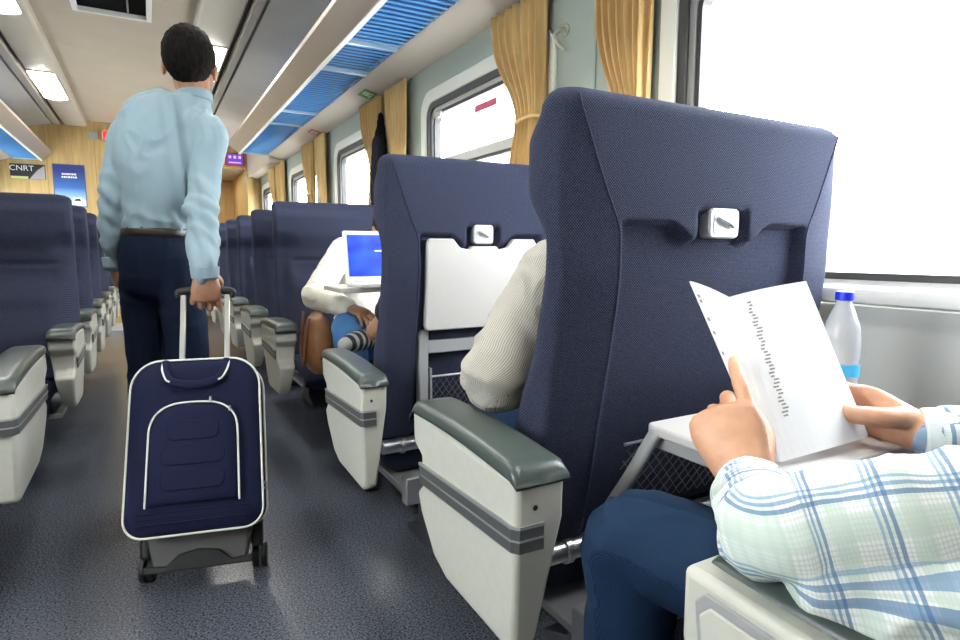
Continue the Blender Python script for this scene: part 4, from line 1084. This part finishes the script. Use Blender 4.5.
# passenger in the nearest seat: only the sleeve shows past the backrest
STRIPE = woven('striped_shirt', (.48, .46, .40), [(0, .0036, 0, .0014, (.14, .13, .11), .6)], bump=.4)
J1 = dict(head=(.97, 1.02, 1.13), neck=(.96, 1.01, 1.00), chest=(.94, 1.04, .84), pelvis=(.93, 1.06, .60),
    shL=(.735, 1.0, .955), shR=(1.13, 1.04, .94), elL=(.565, .955, .762), elR=(1.19, 1.12, .70), wrL=(.80, 1.13, .70), wrR=(1.02, 1.26, .68),
    hipL=(.84, 1.10, .565), hipR=(1.02, 1.10, .565), knL=(.80, 1.36, .57), knR=(1.04, 1.37, .57), anL=(.78, 1.30, .10), anR=(1.04, 1.32, .10))
sitter('passenger hidden in the nearest seat, striped sleeve resting on its armrest', None, (.1, 1, -.2), J1, SKIN, STRIPE, DENIM_D, shirt_wr=.005, vox=.005, arm_r=(.070, .068, .056, .044), kh=.92)
# passenger in the tray seat: bare brown elbow
STR2 = woven('grey_striped_knit', (.03, .03, .035), [(1, .028, 0, .012, (.35, .34, .33), .9)], bump=.3)
J2 = dict(head=(1.00, 1.80, 1.10), neck=(.99, 1.79, .98), chest=(.95, 1.78, .82), pelvis=(.93, 1.80, .60),
    shL=(.77, 1.76, .93), shR=(1.14, 1.78, .93), elL=(.655, 1.90, .725), elR=(1.18, 1.92, .70), wrL=(.84, 2.06, .72), wrR=(1.03, 2.06, .72),
    hipL=(.84, 1.86, .565), hipR=(1.02, 1.86, .565), knL=(.86, 2.10, .56), knR=(1.02, 2.12, .56), anL=(.86, 2.08, .10), anR=(1.02, 2.10, .10))
sitter('passenger hidden behind the tray seat, bare brown elbow over its armrest', None, (.1, 1, -.1), J2, SKIND, mat('dark_shirt', (.02, .022, .03), .85), DENIM_D, sleeve_end='short', kh=.9)
# passenger with the laptop, facing the camera
SW = mat('sweater_white', (.78, .74, .62), .9, ns=40, na=.05, bump=.3, bs=200, sheen=.2)
J3 = dict(head=(1.08, 2.90, 1.10), neck=(1.03, 2.94, .99), chest=(.985, 2.97, .83), pelvis=(.95, 2.95, .60),
    shR=tuple(at(343, 250, 2.93)), shL=(1.16, 2.95, .94), elR=tuple(at(315, 296, 2.70)), elL=(1.22, 2.76, .75), wrR=tuple(at(350, 308, 2.50)), wrL=(1.06, 2.52, .80),
    hipR=(.86, 2.90, .575), hipL=(1.04, 2.90, .575), knR=(.73, 2.46, .66), knL=(1.05, 2.52, .60), anR=(.78, 2.50, .12), anL=(1.03, 2.56, .10))
p3 = sitter('passenger in white sweater and jeans seated behind the open laptop', None, (-.1, -1, -.15), J3, SKIN, SW, DENIM_L, vox=.006, hm=mat('hair_dark', (.01, .009, .009), .5))
# wall table and laptop
t_ = empty('folding_table', (1.0, 2.40, 0)); tag(t_, 'grey folding table under the open laptop between facing seats', 'table')
bm = bmesh.new(); prism(bm, rrect(-.36, .375, -.14, .14, .03), 'z', .832, .852); obj('table_top', bm, mat('table_grey', (.42, .41, .38), .4), t_, bevel=.004)
bm = bmesh.new(); prism(bm, [(-.0, .832), (.37, .832), (.37, .55), (.34, .55)], 'y', -.012, .012); obj('wall_bracket', bm, STEEL, t_)
lp = empty('laptop', tuple(V((.862, 2.42, .8535)))); lp.rotation_euler = (0, 0, R(2)); tag(lp, 'white laptop with glowing blue screen open on the folding table', 'laptop')
LW = mat('laptop_white', (.75, .74, .72), .3)
obj('keyboard_base', bx(-.155, .155, -.20, .0, 0, .016), LW, lp, bevel=.004)
obj('keyboard', bx(-.13, .13, -.10, -.02, .016, .018), mat('keys_grey', (.5, .5, .5), .5), lp)
lid = empty('lid', (0, .004, .016)); lid.parent = lp; lid.rotation_euler = (R(-8), 0, 0)
obj('lid_shell', bm_rr(-.155, .155, 0, .212, .008, -.004, .004), LW, lid, bevel=.002)
m, nt, b = nodes('screen_blue'); L = nt.links.new; N = nt.nodes.new
tc = N('ShaderNodeTexCoord'); gr = N('ShaderNodeTexNoise'); gr.inputs['Scale'].default_value = 2.2; gr.inputs['Detail'].default_value = 1; L(tc.outputs['Generated'], gr.inputs['Vector'])
rp = N('ShaderNodeValToRGB'); e = rp.color_ramp.elements; e[0].position = .3; e[0].color = (.0, .02, .75, 1); e[1].position = .75; e[1].color = (.03, .22, 1, 1); L(gr.outputs['Fac'], rp.inputs[0])
L(rp.outputs[0], b.inputs['Emission Color']); b.inputs['Emission Strength'].default_value = .55; b.inputs['Base Color'].default_value = (0, 0, .02, 1)
obj('screen', bx(-.138, .138, -.0052, -.0042, .020, .195), m, lid)
bm = bmesh.new(); box(bm, -.02, .018, -.0060, -.0053, .125, .130); obj('screen_text', bm, emit('screen_pale', (.6, .8, 1), .9), lid)
# brown handbag beside that passenger
bm = bmesh.new(); BAG = mat('bag_tan_leather', (.24, .10, .035), .45, ns=20, na=.2, bump=.3)
c = V((.64, 2.64, .635))
tube(bm, [(c.x-.0, c.y, .50, .055, .10), (c.x, c.y, .56, .062, .115), (c.x, c.y, .63, .055, .105), (c.x, c.y, .69, .038, .09), (c.x, c.y, .71, .02, .08)], seg=24, up=(0, 1, 0), sup=3)
hb = empty('handbag', (0, 0, 0)); tag(hb, 'tan leather handbag on seat beside the white-sweatered passenger', 'bag')
obj('bag_body', bm, BAG, hb, smooth=True)
bm = bmesh.new(); tube(bm, [(c.x-.05, c.y-.05, .70, .007), (c.x-.066, c.y-.05, .62, .008), (c.x-.07, c.y-.03, .53, .008), (c.x-.066, c.y, .50, .008), (c.x-.07, c.y+.03, .56, .008), (c.x-.05, c.y+.05, .72, .007)], seg=8); obj('bag_strap', bm, mat('strap_brown', (.22, .09, .03), .5), hb, smooth=True)
# striped cloth bundle
bm = bmesh.new(); c = at(357, 341, 2.28)
tube(bm, [(c.x-.05, c.y-.02, c.z-.01, .035, .03), (c.x, c.y, c.z, .045, .04), (c.x+.07, c.y+.04, c.z, .04, .04)], seg=20, up=(0, 0, 1))
o = fuse('folded_scarf', bm, STR2, .005, 2, paths=[([(c.x-.06, c.y-.03, c.z, .04), (c.x+.08, c.y+.05, c.z, .04)], (0, 0, 1))], wr=.003); tag(o, 'dark grey and pale striped cloth below the jeans of the laptop passenger', 'scarf')
#PEOPLE_END

# ------------------------------------------------------------------ outside
GR = mat('platform_concrete', (.6, .6, .58), .8)
struct('floor_outside', bx(-60, 60, -60, 60, -1.3, -1.2), GR)
s = empty('station_building', (9, 0, -1.2)); tag(s, 'pale washed-out building seen outside through the nearest right window', 'building')
bm = bmesh.new(); box(bm, 0, 3, -2, 14, 0, 3.4); obj('walls', bm, mat('render_white', (.8, .79, .76), .8), s)
bm = bmesh.new(); box(bm, -.8, 3.4, -2.3, 14.3, 3.4, 3.55); obj('eaves', bm, mat('eaves_cream', (.75, .68, .5), .8), s)
def atX(x, y, X):
    d = cr*((x-480)/F_PX)+cu*((320-y)/F_PX)+cw; return V((0, 0, H))+d*(X/d.x)
a_, b_ = atX(880, 247, 9), atX(899, 271, 9)
bm = bmesh.new(); box(bm, -.03, .03, b_.y, a_.y, b_.z+1.2, a_.z+1.2); obj('grey_window', bm, mat('far_window_grey', (.10, .085, .10), .4), s)  # window pane in its own dark grey
a_, b_ = atX(883, 219, 9), atX(899, 236, 9)
bm = bmesh.new(); box(bm, -.03, .03, b_.y, a_.y, b_.z+1.2, a_.z+1.2); obj('upper_pane', bm, mat('far_window_cream', (.5, .45, .36), .5), s)

# ------------------------------------------------------------------ light
w = bpy.data.worlds.new('sky'); bpy.context.scene.world = w; w.use_nodes = True
bg = w.node_tree.nodes['Background']; bg.inputs[0].default_value = (.93, .97, 1, 1); bg.inputs[1].default_value = 11.0
sc = bpy.context.scene
sc.view_settings.view_transform = 'Standard'; sc.view_settings.look = 'None'; sc.view_settings.gamma = 1; sc.view_settings.use_curve_mapping = False
sc.view_settings.exposure = 1.0
sc.cycles.max_bounces = 10; sc.cycles.diffuse_bounces = 6; sc.cycles.transparent_max_bounces = 12
sc.cycles.sample_clamp_indirect = 6
sc.cycles.use_denoising = True
